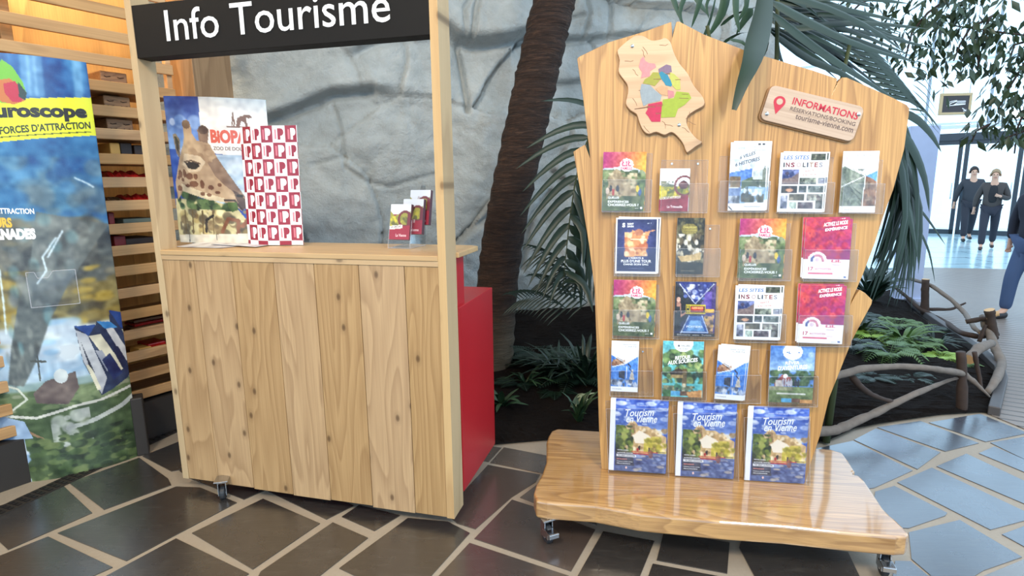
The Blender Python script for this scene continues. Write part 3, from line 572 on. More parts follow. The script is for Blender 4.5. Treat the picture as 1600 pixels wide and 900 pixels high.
def c_blue():
    c=CV(40,76,(244,246,250)); c.poly([(0,.27),(.55,.44),(1,.28),(1,.9),(0,.9)],(74,130,210)); c.poly([(.02,.42),(.24,.32),(.5,.42),(.3,.48),(0,.5)],(126,84,60)); c.blobs(.02,.36,.5,.48,[(150,104,76),(90,66,56),(180,140,110)],14,.06,2)
    c.poly([(.28,.72),(.28,.6),(.52,.58),(.52,.76)],(52,56,74)); c.poly([(.68,.76),(.74,.6),(.8,.54),(.86,.76)],(206,196,180)); c.line([(.62,.44),(.72,.5),(.68,.55),(.78,.6)],.02,(44,56,90)); c.blobs(0,.76,1,.9,[(60,70,96),(150,160,180),(110,120,140),(206,210,220)],30,.07,6)
    c.line([(.02,.52),(.55,.44),(1,.28)],.008,(230,240,250)); c.line([(.56,.44),(.6,.9)],.01,(230,236,246)); c.line([(0,.27),(.55,.44)],.008,(230,240,250)); c.rect(0,.9,1,1,(246,246,250)); c.rect(.06,.05,.1,.16,(210,206,216))
    return c,[('GRAND POITIERS',.4,.055,.92,.08,(110,112,124)),('CARTE',.5,.095,.92,.12,(110,112,124)),('Guide pratique',.3,.16,.85,.18,(150,150,160)),('TOURISME',.06,.94,.4,.96,(110,112,124))]
def c_sources():
    c=CV(52,72,(100,190,196)); c.grad(0,.3,(86,184,200),(150,206,206)); c.blobs(0,.15,1,.75,[(84,118,72),(120,150,86),(60,84,50),(150,166,100),(44,60,40)],130,.09,8); c.poly([(.18,.56),(.4,.48),(.62,.54),(.6,.62),(.2,.62)],(66,52,40)); c.rect(.5,.5,.6,.8,(110,92,60)); c.rect(.22,.6,.5,.66,(176,150,96)); c.blobs(0,.8,.9,.95,[(126,132,100),(90,100,76),(160,150,110)],40,.08,4)
    c.blobs(.3,.76,.6,.9,[(60,120,90),(214,200,170),(40,60,60)],16,.05,9); c.rect(.02,.88,.22,1,(60,104,60)); c.rect(.22,.9,.46,.98,(84,160,206)); c.rect(.46,.9,.7,.98,(112,84,64)); c.poly([(.6,.92),(1,.86),(1,1),(.66,1)],(206,150,90)); c.ell(.5,.04,.24,.15,(244,246,246))
    return c,[('\u2663 VALLÉES',.36,.06,.66,.1,(90,90,100),.01),('du Clain',.4,.115,.62,.145,(90,90,100)),('RETOUR',.3,.27,.68,.335,W_,.03,-.08,.1),('AUX SOURCES',.12,.36,.86,.43,W_,.03,-.1,.1)]
def c_rever():
    c=CV(52,72,(96,140,204)); c.grad(0,.45,(74,124,200),(150,182,220)); c.blobs(.3,.1,1,.4,[(190,206,230),(130,166,216)],14,.12,5,.5); c.blobs(0,.42,1,.7,[(66,92,56),(90,116,74),(50,72,48)],60,.08,2); c.poly([(.12,.66),(.3,.5),(.5,.56),(.5,.7),(.12,.72)],(150,64,60)); c.rect(.14,.6,.3,.72,(206,196,190)); c.grad(.72,1,(120,140,90),(96,110,66))
    for x in (.32,.38,.44,.5,.6,.66): c.ell(x,.65,.025,.07,((60,60,80),(200,200,210),(90,60,60))[int(x*50)%3])
    c.ell(.36,.53,.05,.04,(236,236,240)); c.rect(0,.72,.55,.78,(150,150,120)); c.rect(.18,.83,.84,.86,(214,214,206)); c.rect(.3,.92,.52,.99,(84,160,206)); c.rect(.52,.92,.72,.99,(104,70,54)); c.rect(.72,.94,1,1,(206,150,90)); c.ell(.5,.1,.22,.14,(244,246,250))
    return c,[('\u2022\u029f\u1d1c\u2022',.36,.08,.66,.15,(60,120,180),.03),('RÊVER',.34,.26,.66,.33,W_,.03,-.05,.1),('D\u2019AVENTURES',.18,.36,.84,.44,W_,.03,-.07,.1)]
def c_tourism():
    c=CV(72,96,(60,90,180)); c.grad(0,.45,(48,80,176),(120,146,206),.08); c.blobs(.08,.0,1,.46,[(206,216,240),(160,180,226),(74,104,190),(54,84,176),(236,240,250)],70,.09,3,.7,.45); c.rect(0,0,.085,1,(246,246,248))
    c.poly([(.22,.42),(.36,.3),(.44,.3),(.5,.36),(.66,.36),(.85,.44),(1,.5),(1,.75),(.1,.75)],(214,180,130)); c.blobs(.3,.38,1,.7,[(240,214,166),(196,156,104),(226,196,150),(250,232,200),(170,134,84)],80,.05,9,.8)
    c.poly([(.4,.5),(.52,.42),(.72,.5),(.62,.6),(.46,.6)],(250,236,216)); c.poly([(.35,.5),(.36,.33),(.43,.33),(.45,.46)],(160,124,90)); c.blobs(.1,.36,.42,.74,[(96,112,44),(130,146,56),(70,84,36),(160,170,80),(50,62,30)],70,.06,4); c.blobs(.6,.5,1,.74,[(196,180,60),(220,196,90),(150,140,50)],46,.05,5,.8)
    c.poly([(.1,.75),(1,.72),(1,1),(.1,1)],(74,90,140)); c.blobs(.1,.74,1,1,[(60,76,130),(100,116,170),(140,156,200),(50,60,110),(206,190,170)],70,.07,7,.7,.35); c.rect(.4,.71,.85,.725,(206,50,50)); c.rect(.38,.735,.7,.75,(170,40,46)); c.ell(.53,.66,.02,.035,(50,36,40)); c.ell(.5,.69,.02,.025,(190,50,50)); c.ell(.7,.68,.018,.03,(60,40,40)); c.ell(.73,.74,.04,.06,(120,50,40),.7); c.rect(.82,.7,.98,.715,(50,50,60)); c.poly([(.1,.68),(.12,.68),(.42,.74),(.45,.92),(.1,.92)],(46,44,56),.7)
    c.rect(.13,.765,.48,.795,(245,245,248)); 
    return c,[('GUIDE TOURISTIQUE',.34,.07,.66,.085,(220,230,250)),('Tourism',.26,.14,.76,.24,W_,.012,-.06,.3),('en Vienne',.28,.22,.82,.32,W_,.012,-.04,.3),('VISITES, LOISIRS',.14,.70,.34,.715,W_,.02),('ACTIVITÉS, SORTIES',.14,.735,.42,.755,W_,.02),('THE GREAT OUTDOORS',.15,.77,.46,.79,(40,40,50),.03),('RESTAURANTS',.14,.825,.32,.84,(250,150,130),.02),('Châteaux, musées, jardins',.14,.86,.42,.875,W_,.01),('sites et monuments',.14,.885,.38,.9,W_,.01),('\u2666',.29,.93,.33,.97,(240,200,190))]
TYPES={'famille':(c_famille,.125,.175),'circuit':(c_circuit,.09,.13),'villes':(c_villes,.105,.205),'insolites':(c_insolites,.14,.18),'map':(c_map,.11,.18),'abbaye':(c_abbaye,.13,.17),'dark':(c_dark,.09,.175),'activez':(c_activez,.145,.185),'cinema':(c_cinema,.125,.17),'blue':(c_blue,.09,.16),'sources':(c_sources,.125,.17),'rever':(c_rever,.14,.175),'tourism':(c_tourism,.19,.23)}
_bm={}
hash_=lambda k: sum(map(ord,k))
def brochure_mesh(kind):
    if kind in _bm: return _bm[kind]
    fn,w,h=TYPES[kind]; cv,tx=fn(); cv.grain({'famille':30,'activez':22,'abbaye':16}.get(kind,34),hash_(kind)); th=.005
    mp=lambda s,t,off:(s*w,-off,(1-t)*h)
    ev=[(0,0.0001,0),(w,.0001,0),(w,th,0),(0,th,0),(0,.0001,h),(w,.0001,h),(w,th,h),(0,th,h)]
    ef=[(0,3,2,1),(4,5,6,7),(1,2,6,5),(2,3,7,6),(3,0,4,7)]
    o=panel('brochure',cv,mp,tx,extra=(ev,ef,(238,238,240)),off=.0004); _bm[kind]=o.data; me=o.data; bpy.data.objects.remove(o); return me
BB=Matrix((sD,-sN,sUp)).transposed()
def brochure(kind,quad,w,label,group=None,dx=0,dz=0,drot=0,name='brochure'):
    TL,TR,BR,BL=[Vector(suv(x,y,w)) for x,y in quad]; ex=((BR-BL)+(TR-TL))/2; ez=((TL-BL)+(TR-BR))/2
    rot=math.atan2(ex.y,ex.x)*.5+math.atan2(-ez.x,ez.y)*.5+drot; _,w0,h0=TYPES[kind]
    o=bpy.data.objects.new(name,brochure_mesh(kind)); COL.objects.link(o)
    m=(BB@Matrix.Rotation(-rot,3,'Y')@Matrix.Diagonal((ex.length/w0,1,ez.length/h0))).to_4x4(); m.translation=sO+sD*(BL.x+dx)+sUp*(BL.y+dz)+sN*w
    o.matrix_world=m; return setp(o,label,'brochure',group)
def pocket(x0,y0,x1,y1,ft=.45,depth=.034,T=.0022):
    """clear holder: pixel box of its outline on the board; ft = share of height covered by the front"""
    a=Vector(suv(x0,y1,.012)); b=Vector(suv(x1,y1+(x1-x0)*.01,.012)); c=Vector(suv(x0,y0,.012)); w=(b-a).length; h=(c-a).length; rot=math.atan2(b.y-a.y,b.x-a.x)
    e=empty('leaflet_pocket'); e.parent=STD; board_frame(e,a.x,a.y,.0005,rot)
    mb=MB().box(0,w,-T,0,0,h).box(0,w,-depth,-depth+T,0,h*ft).box(0,w,-depth,0,-T,0)
    mb.box(0,T,-depth,0,0,h*ft).box(w-T,w,-depth,0,0,h*ft); mb.build('clear_shell',MAT['acryl'],e)
    r=.0011
    ed=MB()
    for P in ([(0,-depth,0),(w,-depth,0)],[(0,-depth,0),(0,-depth,h*ft)],[(w,-depth,0),(w,-depth,h*ft)],[(0,-depth,h*ft),(w,-depth,h*ft)],[(0,0,h*ft),(0,0,h)],[(w,0,h*ft),(w,0,h)],[(0,0,h),(w,0,h)],[(w,0,0),(w,-depth,0)],[(0,0,0),(0,-depth,0)],[(w,0,h*ft),(w,-depth,h*ft)]): ed.tube(P,r*.6,5)
    ed.build('rim',MAT['acryledge'],e)
    for fx in (.22,.78): MB().tube([(w*fx,-T-.003,h*.93),(w*fx,-T,h*.93)],.004,10).build('screw',MAT['chrome'],e)
    return e
Q=lambda *a:[(a[0],a[1]),(a[2],a[3]),(a[4],a[5]),(a[6],a[7])]
ROWS=[ # kind, quad TL TR BR BL, pocket box, extra copies behind, label
('famille',Q(943,237,1011,237,1006,329,940,329),(940,240,1016,331),0,'family activity brochure with magenta-orange sky at the left end of the top row'),
('circuit',Q(1033,263,1079,263,1076,330,1029,330),(1031,250,1103,332),0,'small maroon and yellow leaflet alone in a wide pocket of the top row'),
('villes',Q(1141,222,1201,222,1195,329,1137,329),(1121,244,1198,331),1,'tall pale blue leaflet titled 6 villes 6 histoires'),
('insolites',Q(1221,238,1293,238,1286,331,1214,331),(1214,246,1297,333),1,'white Les sites insolites brochure in the top row'),
('map',Q(1317,236,1374,236,1366,332,1311,332),(1311,250,1374,333),0,'white, grey-green and brown leaflet at the right end of the top row'),
('abbaye',Q(962,341,1028,341,1026,429,961,427),(959,350,1030,430),1,'dark blue white-bordered abbey brochure in the second row'),
('dark',Q(1058,341,1101,341,1098,430,1055,428),(1055,352,1122,431),0,'narrow dark brown leaflet in the second row'),
('famille',Q(1157,342,1229,342,1224,436,1152,434),(1152,350,1232,437),0,'family activity brochure with magenta-orange sky in the second row'),
('activez',Q(1261,342,1333,342,1326,437,1253,435),(1252,350,1334,438),1,'pink Activez le mode expérience brochure in the second row'),
('famille',Q(960,437,1026,438,1023,526,957,524),(957,446,1029,527),0,'family activity brochure with magenta-orange sky in the third row'),
('cinema',Q(1056,440,1119,441,1117,527,1053,525),(1051,448,1121,528),0,'dark navy brochure with a red scoreboard picture in the third row'),
('insolites',Q(1149,447,1221,447,1216,533,1146,530),(1146,454,1224,533),1,'white Les sites insolites brochure in the third row'),
('activez',Q(1252,445,1323,447,1316,538,1245,535),(1244,452,1326,539),1,'pink Activez le mode expérience brochure in the third row'),
('blue',Q(957,533,1000,533,996,613,954,611),(953,545,1020,616),0,'narrow white and blue skyline leaflet at the left end of the fourth row'),
('sources',Q(1037,533,1100,534,1098,622,1034,619),(1033,542,1102,623),0,'green and turquoise brochure titled Retour aux sources'),
('blue',Q(1119,538,1168,542,1158,626,1116,623),(1115,548,1186,627),1,'tilted white and blue skyline leaflet mid fourth row'),
('rever',Q(1204,540,1274,542,1269,631,1200,628),(1198,548,1274,632),0,'blue sky brochure titled Rêver d\u2019aventures'),
('tourism',Q(955,622,1043,628,1041,741,951,734),(951,628,1044,741),0,'leftmost of three large blue Tourism en Vienne magazines'),
('tourism',Q(1061,629,1150,633,1148,750,1055,743),(1054,635,1152,749),0,'middle one of three large blue Tourism en Vienne magazines'),
('tourism',Q(1168,635,1262,641,1257,757,1163,750),(1162,641,1262,756),0,'rightmost of three large blue Tourism en Vienne magazines')]
GR={'famille':'family activity brochures','insolites':'Les sites insolites brochures','activez':'Activez le mode expérience brochures','blue':'skyline leaflets','tourism':'Tourism en Vienne magazines'}
for k,q,pb,ex,lab in ROWS:
    big=k=='tourism'
    pocket(*pb,ft=.93 if big else .55,depth=.036)
    brochure(k,q,.028,lab,GR.get(k))
    if ex:
        s=1 if k!='activez' else -1
        brochure(k,q,.0215,'spare copy behind the '+lab,GR.get(k),dx=s*.006,dz=.005,drot=-.02*s)
    if big: brochure(k,q,.0215,'spare copy behind the '+lab,GR.get(k),dx=.002,dz=.004)
# ================================================================== ON THE COUNTER
cO=Vector((cA.x,cA.y,0)); CT=1.171
def cl(px,py,yl):
    """counter coordinates (x along, z) of a pixel on the vertical plane yl behind the front"""
    p=onp(px,py,cO+cBk*yl,cBk)-cO; return p.dot(cD),p.z
def cw(x,y,z): return cO+cD*x+cBk*y+Vector((0,0,z))
CB=Matrix((cD,cBk,(0,0,1))).transposed()
def giraffe():
    yb=.30; x0,z0=cl(282,384,yb); x1,z1=cl(397,372,yb); xt,zt=cl(255,150,yb); xr,zr=cl(412,160,yb)
    z0=CT+.002; x0=xt; w=(xr-xt)*1.02; h=zt-z0
    U=lambda u,v:(240+u/3.333,130+v/3.333)
    def st(u,v):
        a,b=cl(*U(u,v),yb-.02); return (a-x0)/w,1-(b-z0)/h
    P=lambda *a:[st(a[i],a[i+1]) for i in range(0,len(a),2)]
    c=CV(150,200,(40,74,160),asp=1.5); c.grad(0,.35,(34,60,140),(120,160,220)); c.blobs(0,.12,.5,.4,[(200,214,240),(150,180,226),(90,130,200)],14,.07,2,.7)
    c.poly([st(240,50),(1.1,-.1),(1.1,.42),st(330,350),st(262,330)],(236,232,228)); c.poly(P(330,355,560,350,560,640,330,620),(176,196,214)); c.blobs(.5,.4,1,.7,[(206,214,222),(150,172,196)],14,.1,6,.5)
    c.poly(P(100,600,300,600,440,640,500,720,500,900,120,900),(196,186,140)); c.blobs(*st(110,560),*st(420,660),[(44,70,40),(70,100,56),(90,116,70),(30,50,34)],60,.05,3); c.blobs(*st(120,655),*st(500,790),[(220,206,150),(170,150,96),(120,100,70),(236,226,180),(90,80,64)],60,.05,8,.8)
    for u in (160,205,262,320): c.line(P(u,660,u+6,780),.008,(110,92,60))
    c.line(P(285,770,285,710,320,685),.014,(40,34,34)); c.line(P(370,770,400,700,450,710,450,790,410,800),.018,(130,84,60)); c.line(P(470,740,500,700),.02,(140,92,66)); c.poly(P(120,790,500,780,500,850,130,860),(222,214,196)); c.line(P(186,790,188,830),.004,(60,60,60)); c.line(P(340,785,342,815),.004,(60,60,60))
    coat=(172,146,118)
    c.poly(P(90,265,108,255,135,290,135,390,112,360),(120,104,90)); c.poly(P(100,275,112,272,128,300,128,360,114,340),(40,34,34))
    c.poly(P(150,190,175,178,198,205,205,250,240,300,150,340,160,270),coat); c.ell(*st(172,205),.045,.03,(110,86,70)); c.poly(P(235,230,262,208,298,222,292,310,250,310),(130,104,86)); c.ell(*st(266,228),.05,.03,(84,64,54))
    c.poly(P(128,400,150,320,200,280,300,300,340,370,400,460,455,540,488,590,494,640,462,656,430,625,380,612,300,602,220,580,150,560,118,604,102,520),coat)
    c.poly(P(340,370,400,460,455,540,488,590,430,560,380,520,330,470,290,400),(128,104,88)); c.poly(P(150,560,220,580,300,602,380,612,380,590,300,570,200,540,140,520),(206,190,160))
    c.blobs(*st(180,310),*st(320,420),[(150,122,96),(186,160,130),(136,108,84)],24,.05,12,.6); c.poly(P(160,360,250,370,280,400,250,450,190,460,150,420),(196,176,150))
    for u,v,a,b in ((135,470,14,20),(190,480,22,16),(150,500,10,10),(160,465,12,22),(215,520,26,16),(130,545,16,14),(262,520,14,22),(225,480,14,14),(180,530,16,8),(265,570,14,10),(300,575,14,8),(310,535,16,12),(345,560,14,8),(125,490,8,10),(355,520,12,10)):
        e=st(u,v); f=st(u+a,v+b); c.ell(*e,abs(f[0]-e[0])*1.05,abs(f[1]-e[1])*1.05,(104,66,46))
    c.poly(P(165,410,195,402,240,408,250,425,225,442,185,440),(24,20,22)); c.line(P(160,405,200,396,250,410),.008,(90,70,58))
    c.poly(P(420,545,450,560,490,600,492,640,468,650,440,600),(84,66,60)); c.ell(*st(455,575),.035,.012,(30,24,26)); c.line(P(380,600,430,600,466,650),.01,(60,46,44)); c.poly(P(395,610,440,610,450,650,420,665,400,640),(70,96,40))
    c.grain(26,5,235)
    T=[]
    def tx(s,u0,v0,u1,v1,col,b=.02): 
        a=st(u0,v0); d=st(u1,v1); T.append((s,a[0],a[1],d[0],d[1],col,b))
    tx('BiOPARC',303,222,572,286,(204,92,76),.05); tx('ZOO DE DOUÉ',320,308,480,328,(130,110,104),.02)
    # a small giraffe and an elephant over the name
    el=(120,86,72)
    c.rect(*st(385,196),*st(506,200),el); c.poly(P(410,196,412,120,418,118,420,150,428,165,426,196,420,196,418,170,414,196),el); c.poly(P(432,196,436,150,450,138,470,134,478,146,488,196,478,196,470,168,456,166,450,196),el); c.poly(P(462,136,470,126,496,126,506,138,492,146,470,142),el)
    def mp(s,t,off):
        b=.035*max(0,math.sin(PI*s))**.8; return (s*w,-b-off,(1-t)*h+ (s*(1-t))*(zr-zt)*.8)
    o=panel('poster',c,mp,T); o.matrix_world=(CB.to_4x4()); o.location=cw(x0,yb,z0)
    so=o.modifiers.new('thickness','SOLIDIFY'); so.thickness=.0025; so.offset=-1
    setp(o,'curved zoo poster with a giraffe head standing on the counter','poster')
giraffe()
def ppattern():
    yb=.30; x0,z0=cl(391,372,yb); x1,_=cl(481,376,yb); xt,zt=cl(381,200,yb); z0=CT+.003; x0=xt; w=cl(469,203,yb)[0]-xt; h=zt-z0
    cs=5.35; c=CV(107,148); col=(150,24,50); colf=np.floor(c.X*cs+.65).astype(int); rowf=np.floor(c.Y*7.25).astype(int)
    c.put((colf+rowf)%2==1,col); T=[]
    for i in range(0,6):
        for j in range(7):
            a=(i-.65+.0)/cs; y=j/7.25; red=(i+j)%2==1; k=W_ if red else col; cw_=1/cs; chh=1/7.25
            if a+.2*cw_<0:
                if a+cw_*.5>0: T.append(('P',a+.5*cw_,y+.2*chh,a+.9*cw_,y+.8*chh,k,.06))
                continue
            T.append(('P',a+.42*cw_,y+.16*chh,a+.88*cw_,y+.84*chh,k,.09)); c.rect(a+.16*cw_,y+.2*chh,a+.34*cw_,y+.8*chh,(206,110,124) if red else (214,130,140)); c.ell(a+.66*cw_,y+.36*chh,.07*cw_,.07*chh,(60,20,30))
    def mp(s,t,off):
        b=.03*math.sin(PI*min(1,s*1.15)); lean=.05*(1-t)
        return (s*w,-b-off-.012+lean*.3,(1-t)*h-.01*s*0)
    o=panel('poster',c,mp,T,off=.0009); o.matrix_world=CB.to_4x4(); o.location=cw(x0,yb-.03,z0)
    so=o.modifiers.new('thickness','SOLIDIFY'); so.thickness=.0025; so.offset=-1
    setp(o,'curved crimson and white checked poster repeating the letter P','poster')
ppattern()
def papers():
    for i,(P,lab,z,rot) in enumerate((((272,386,394,371,440,378,345,388),'white printed sheet lying at the foot of the giraffe poster',0,0),((330,384,380,372,470,376,400,387),'pale sheet lying at the foot of the checked poster',.002,0))):
        pts=[onz(P[j],P[j+1],CT) for j in range(0,8,2)]; c=sum(pts,Vector())/4
        n=8; V=[];Fc=[];C=[]
        for a in range(n+1):
            for b in range(n+1):
                s,t=a/n,b/n; p=pts[3].lerp(pts[2],s).lerp(pts[0].lerp(pts[1],s),t); zz=z+.0015+.006*math.sin(s*5+i)**2*t
                V.append((p.x-c.x,p.y-c.y,zz)); C.append((*lin((206,206,212) if (a+b*3+i)%5 else (150,140,150)),1))
        for a in range(n):
            for b in range(n): k=a*(n+1)+b; Fc.append((k,k+1,k+n+2,k+n+1))
        o=mesh_obj('printed_sheet',V,Fc,MAT['print'],colors=C); o.location=(c.x,c.y,CT+.0005); setp(o,lab,'paper')
        so=o.modifiers.new('thickness','SOLIDIFY'); so.thickness=.0008; so.offset=1
papers()
def flyer_holder():
    """stepped clear holder with three leaflets, turned a little"""
    a=onz(606,388,CT); b=onz(640,389,CT); dx=Vector((b.x-a.x,b.y-a.y,0)).normalized(); rz=math.atan2(dx.y,dx.x); w=(b-a).length
    e=empty('leaflet_holder',(a.x,a.y,CT),rz,'three-step clear acrylic leaflet holder on the counter by the right post','leaflet holder')
    T=.002; st=[(0,0,.0),(.035,.05,.055),(.07,.10,.11)]
    ac=MB(); ed=MB()
    ac.box(0,w,0,.15,0,T)
    ac.add([(0,0,T),(w,0,T),(w,.035,.13),(0,.035,.13)],[(0,1,2,3)]); 
    for s in (0,w):
        ac.add([(s,0,T),(s,.15,T),(s,.17,.27),(s,.13,.27),(s,.03,.13)],[(0,1,2,3,4)]); ed.tube([(s,0,T),(s,.03,.12)],.0012,5); ed.tube([(s,0,T),(s,.15,T)],.0012,5)
    ed.tube([(0,0,T),(w,0,T)],.0012,5); ed.tube([(0,.03,.12),(w,.03,.12)],.001,5)
    ac.build('clear_shell',MAT['acryl'],e); ed.build('rim',MAT['acryledge'],e)
    R=Matrix.Rotation(rz,3,'Z'); names=('front','middle','back')
    for i,(px,py) in enumerate(((617,319),(631,311),(642,297))):
        lw,lh=w*.93,.155
        c=CV(36,54,(146,34,56)); c.rect(0,0,1,.28,(214,218,226)); c.poly([(0,.2),(.22,.34),(.5,.24),(1,.2),(1,.7),(0,.7)],(150,146,60)); c.blobs(0,.34,1,.62,[(206,196,60),(120,124,50),(170,160,60),(90,90,50)],30,.1,i+2); d=np.hypot(c.X-.72,(c.Y-.42)*1.4); c.put((d<.34)&(d>.24),(110,44,50)); c.put((c.X>.86)&(c.Y>.25),(110,40,52)); c.poly([(0,.66),(1,.6),(1,1),(0,1)],(150,32,54)); c.poly([(0,.62),(.62,.58),(.62,.68),(0,.72)],(236,230,226))
        tx=[('LE CIRCUIT',.06,.63,.56,.68,(60,50,60),.02,-.05),('La Vienne',.32,.84,.84,.92,(236,200,206),.02)]
        mp=lambda s,t,off:(s*lw,-off,(1-t)*lh)
        th=.022; ev=[(0,.0001,0),(lw,.0001,0),(lw,th,0),(0,th,0),(0,.0001,lh),(lw,.0001,lh),(lw,th,lh),(0,th,lh)]
        o=panel('leaflet',c,mp,tx,extra=(ev,[(0,3,2,1),(4,5,6,7),(1,2,6,5),(2,3,7,6),(3,0,4,7)],(84,40,50)),off=.0005)
        y0=(.006,.05,.095)[i]; z0=(.008,.012,.045)[i]
        m=(R@Matrix.Rotation(-.22,3,'X')).to_4x4(); 
        tl=onp(px,py,Vector((a.x,a.y,0))+R@Vector((0,y0+.035,0)),R@Vector((0,1,0)))
        loc=Vector((a.x,a.y,CT))+R@Vector((.004,y0,z0))
        z_top=tl.z; loc.z=max(CT+.004,z_top-lh*math.cos(.22)); loc+=R@Vector(((tl-loc).dot(R@Vector((1,0,0))),0,0))*(0 if i==0 else 1)
        m.translation=loc; o.matrix_world=m; setp(o,'maroon circuit leaflet in the %s step of the clear counter holder'%names[i],'leaflet','leaflets in the stepped counter holder')
flyer_holder()
# ================================================================== LEFT: SLATTED SHELF, COLUMN, BANNER
shO=onz(250,680); shD=Vector((.55,.835,0)).normalized(); shB=Vector((-shD.y,shD.x,0)) # back = away from the room
def shz(y,x=235): return onp(x,y,shO,shB).z
def shelf():
    yaw=math.atan2(shD.y,shD.x)
    e=empty('slatted_shelf',(shO.x,shO.y,0),yaw,'tall wooden shelf fronted by horizontal slats behind the curved attraction banner','shelf')
    tE=(onp(272,120,shO,shB)-shO).dot(shD); t0=-2.3
    ys=[-8,29,67,104,142,178,212,249,284,319,354,387,418,452,486,517,551,582,612]
    for i,y in enumerate(ys):
        z=shz(y); MB().box(t0,tE,0,.022,z-.03,z+.026).build('slat',MAT['slat'],e,bevel=.004)
        if i>=5 and i<19 or i in(4,): MB().box(t0,tE,.022,.33,z-.03,z-.014).build('shelf_board',MAT['slat'],e)
    z2=shz(90); MB().box(tE-.03,tE,.022,.06,.2,3.2).build('stile',MAT['slat'],e,bevel=.003)
    MB().box(-.95,-.9,.03,.34,.2,3.2).build('stile',MAT['slat'],e,bevel=.003)
    MB().box(t0,tE,-.02,.34,0,.23).build('plinth',MAT['darkplinth'],e)
    MB().box(t0,tE+.1,.5,.52,.2,3.2).build('back_panel',MAT['warmwall'],e)
    MB().box(-1.6,-.43,.1,.42,shz(76,30),shz(-60,30)).box(-.42,-.37,.1,.42,shz(76,30),shz(-60,30)).build('upper_cabinet',MAT['slat'],e,bevel=.004)
    return e,yaw,ys,tE
SH,shYaw,shYs,shE=shelf()
def goods():
    sb=lambda x,y,z: shO+shD*x+shB*y+Vector((0,0,z))
    B=Matrix((shD,shB,(0,0,1))).transposed()
    card=wood('carved_box_wood',(176,134,92),(150,108,70),(84,52,30),axis='x',ring=14,rough=.6,scale=3,knots=False,streak=.7)
    redf=flat('red_foil',(176,34,30),.25,nscale=40,noise_amt=.6); cream=flat('cream_paper',(226,214,190),.5,nscale=30,noise_amt=.2); dk=flat('dark_cover',(60,42,34),.5,nscale=20,noise_amt=.3); yel=flat('amber_wood',(226,170,84),.5); grn=flat('grey_green_cover',(96,104,92),.5); mar=flat('maroon_cover',(120,26,30),.45)
    def bx(name,t,w,y,d,z,h,m,label,cat,grp=None,extra=None):
        e=MB().box(0,w,0,d,0,h); 
        o=e.build(name,m,None,bevel=min(.006,h*.2)); mt=B.to_4x4(); mt.translation=sb(t,y,z); o.matrix_world=mt; setp(o,label,cat,grp)
        if extra: extra(o,w,d,h)
        return o
    def lines(o,w,d,h):
        m=MB(); 
        for k in range(3):
            for j in range(2): m.tube([(w*(.12+.5*j),-.001,h*(.22+.26*k)),(w*(.2+.5*j),-.002,h*(.17+.26*k)),(w*(.36+.5*j),-.001,h*(.22+.26*k))],.0022,4)
        m.build('carving',dk,o)
    tx=lambda x,y:(onp(x,y,shO,shB)-shO).dot(shD)
    lv=lambda i: shz(shYs[i])-.014
    for i,nm in ((4,'uppermost'),(5,'middle'),(6,'lowest')):
        if i==4: z=shz(142)-.014
        z=lv(i)
        bx('carved_box',tx(168,150)-.0,.13,.05,.2,z,.098,card,'carved brown wooden box, %s of the three by the counter post'%nm,'box','carved boxes on the slatted shelf',lines)
    k=7; z=lv(k); bx('notebook',tx(180,230),.05,.06,.15,z,.1,yel,'pale amber upright notebook above the red packets','book'); bx('notebook',tx(180,230)+.06,.06,.08,.18,z,.105,dk,'dark brown upright notebook above the red packets','book'); bx('notebook',tx(180,230)+.125,.05,.07,.18,z,.095,dk,'dark brown upright notebook nearest the counter post','book')
    k=8; z=lv(k)
    def crinkle(t,w,z,h,m,label,grp):
        V=[];Fc=[];nx,nz=12,5
        for a in range(nx+1):
            for b in range(nz+1):
                V.append((a/nx*w,.2*b/nz+.01*RNG.uniform(-1,1),h*(.35+.65*math.sin(PI*(b+.6)/(nz+1.2)))*(.8+.3*RNG.random())))
        for a in range(nx):
            for b in range(nz): k_=a*(nz+1)+b; Fc.append((k_,k_+1,k_+nz+2,k_+nz+1))
        n=len(V)
        for a in range(nx+1): V.append((a/nx*w,0,0)); V.append((a/nx*w,.2,0))
        for a in range(nx): Fc.append((n+2*a,n+2*a+2,(a+1)*(nz+1),a*(nz+1))); Fc.append((a*(nz+1)+nz,(a+1)*(nz+1)+nz,n+2*a+3,n+2*a+1)); Fc.append((n+2*a,n+2*a+1,n+2*a+3,n+2*a+2))
        Fc.append((n,0,1,2,3,4,5,n+1)); 
        o=mesh_obj('gift_packet',V,Fc,m); mt=B.to_4x4(); mt.translation=sb(t,.05,z); o.matrix_world=mt; setp(o,label,'packet',grp)
    crinkle(tx(178,270),.15,z,.075,redf,'crinkled red foil packet, upper of the two rows by the counter post','red packets'); crinkle(tx(178,270)+.16,.12,z,.06,redf,'crinkled red foil packet half behind the counter post','red packets')
    k=9; z=lv(k); crinkle(tx(181,305),.07,z,.055,flat('brown_foil',(110,84,60),.3,nscale=40,noise_amt=.6),'small crinkled brown packet below the red foil','packets'); crinkle(tx(181,305)+.075,.14,z,.07,redf,'crinkled red foil packet, lower of the two rows by the counter post','red packets')
    k=10; z=lv(k); bx('book',tx(184,340),.16,.05,.2,z,.03,cream,'cream paperback lying flat on the slatted shelf','book'); bx('book',tx(184,340)+.05,.16,.06,.2,z+.031,.03,grn,'grey-green book lying on the cream paperback','book'); bx('book',tx(184,340)-.02,.03,.06,.2,z+.031,.07,mar,'maroon book spine standing on the cream paperback','book')
    k=11; z=lv(k); bx('book',tx(186,375),.06,.06,.2,z,.09,mar,'dark red upright book beside the banner edge','book'); bx('book',tx(186,375)+.065,.15,.08,.2,z,.07,dk,'dark brown block-shaped book near the counter post','book')
    k=12; z=lv(k); bx('wooden_ruler',tx(190,405),.16,.03,.05,z,.016,yel,'thin amber wooden stick on the slatted shelf','stick')
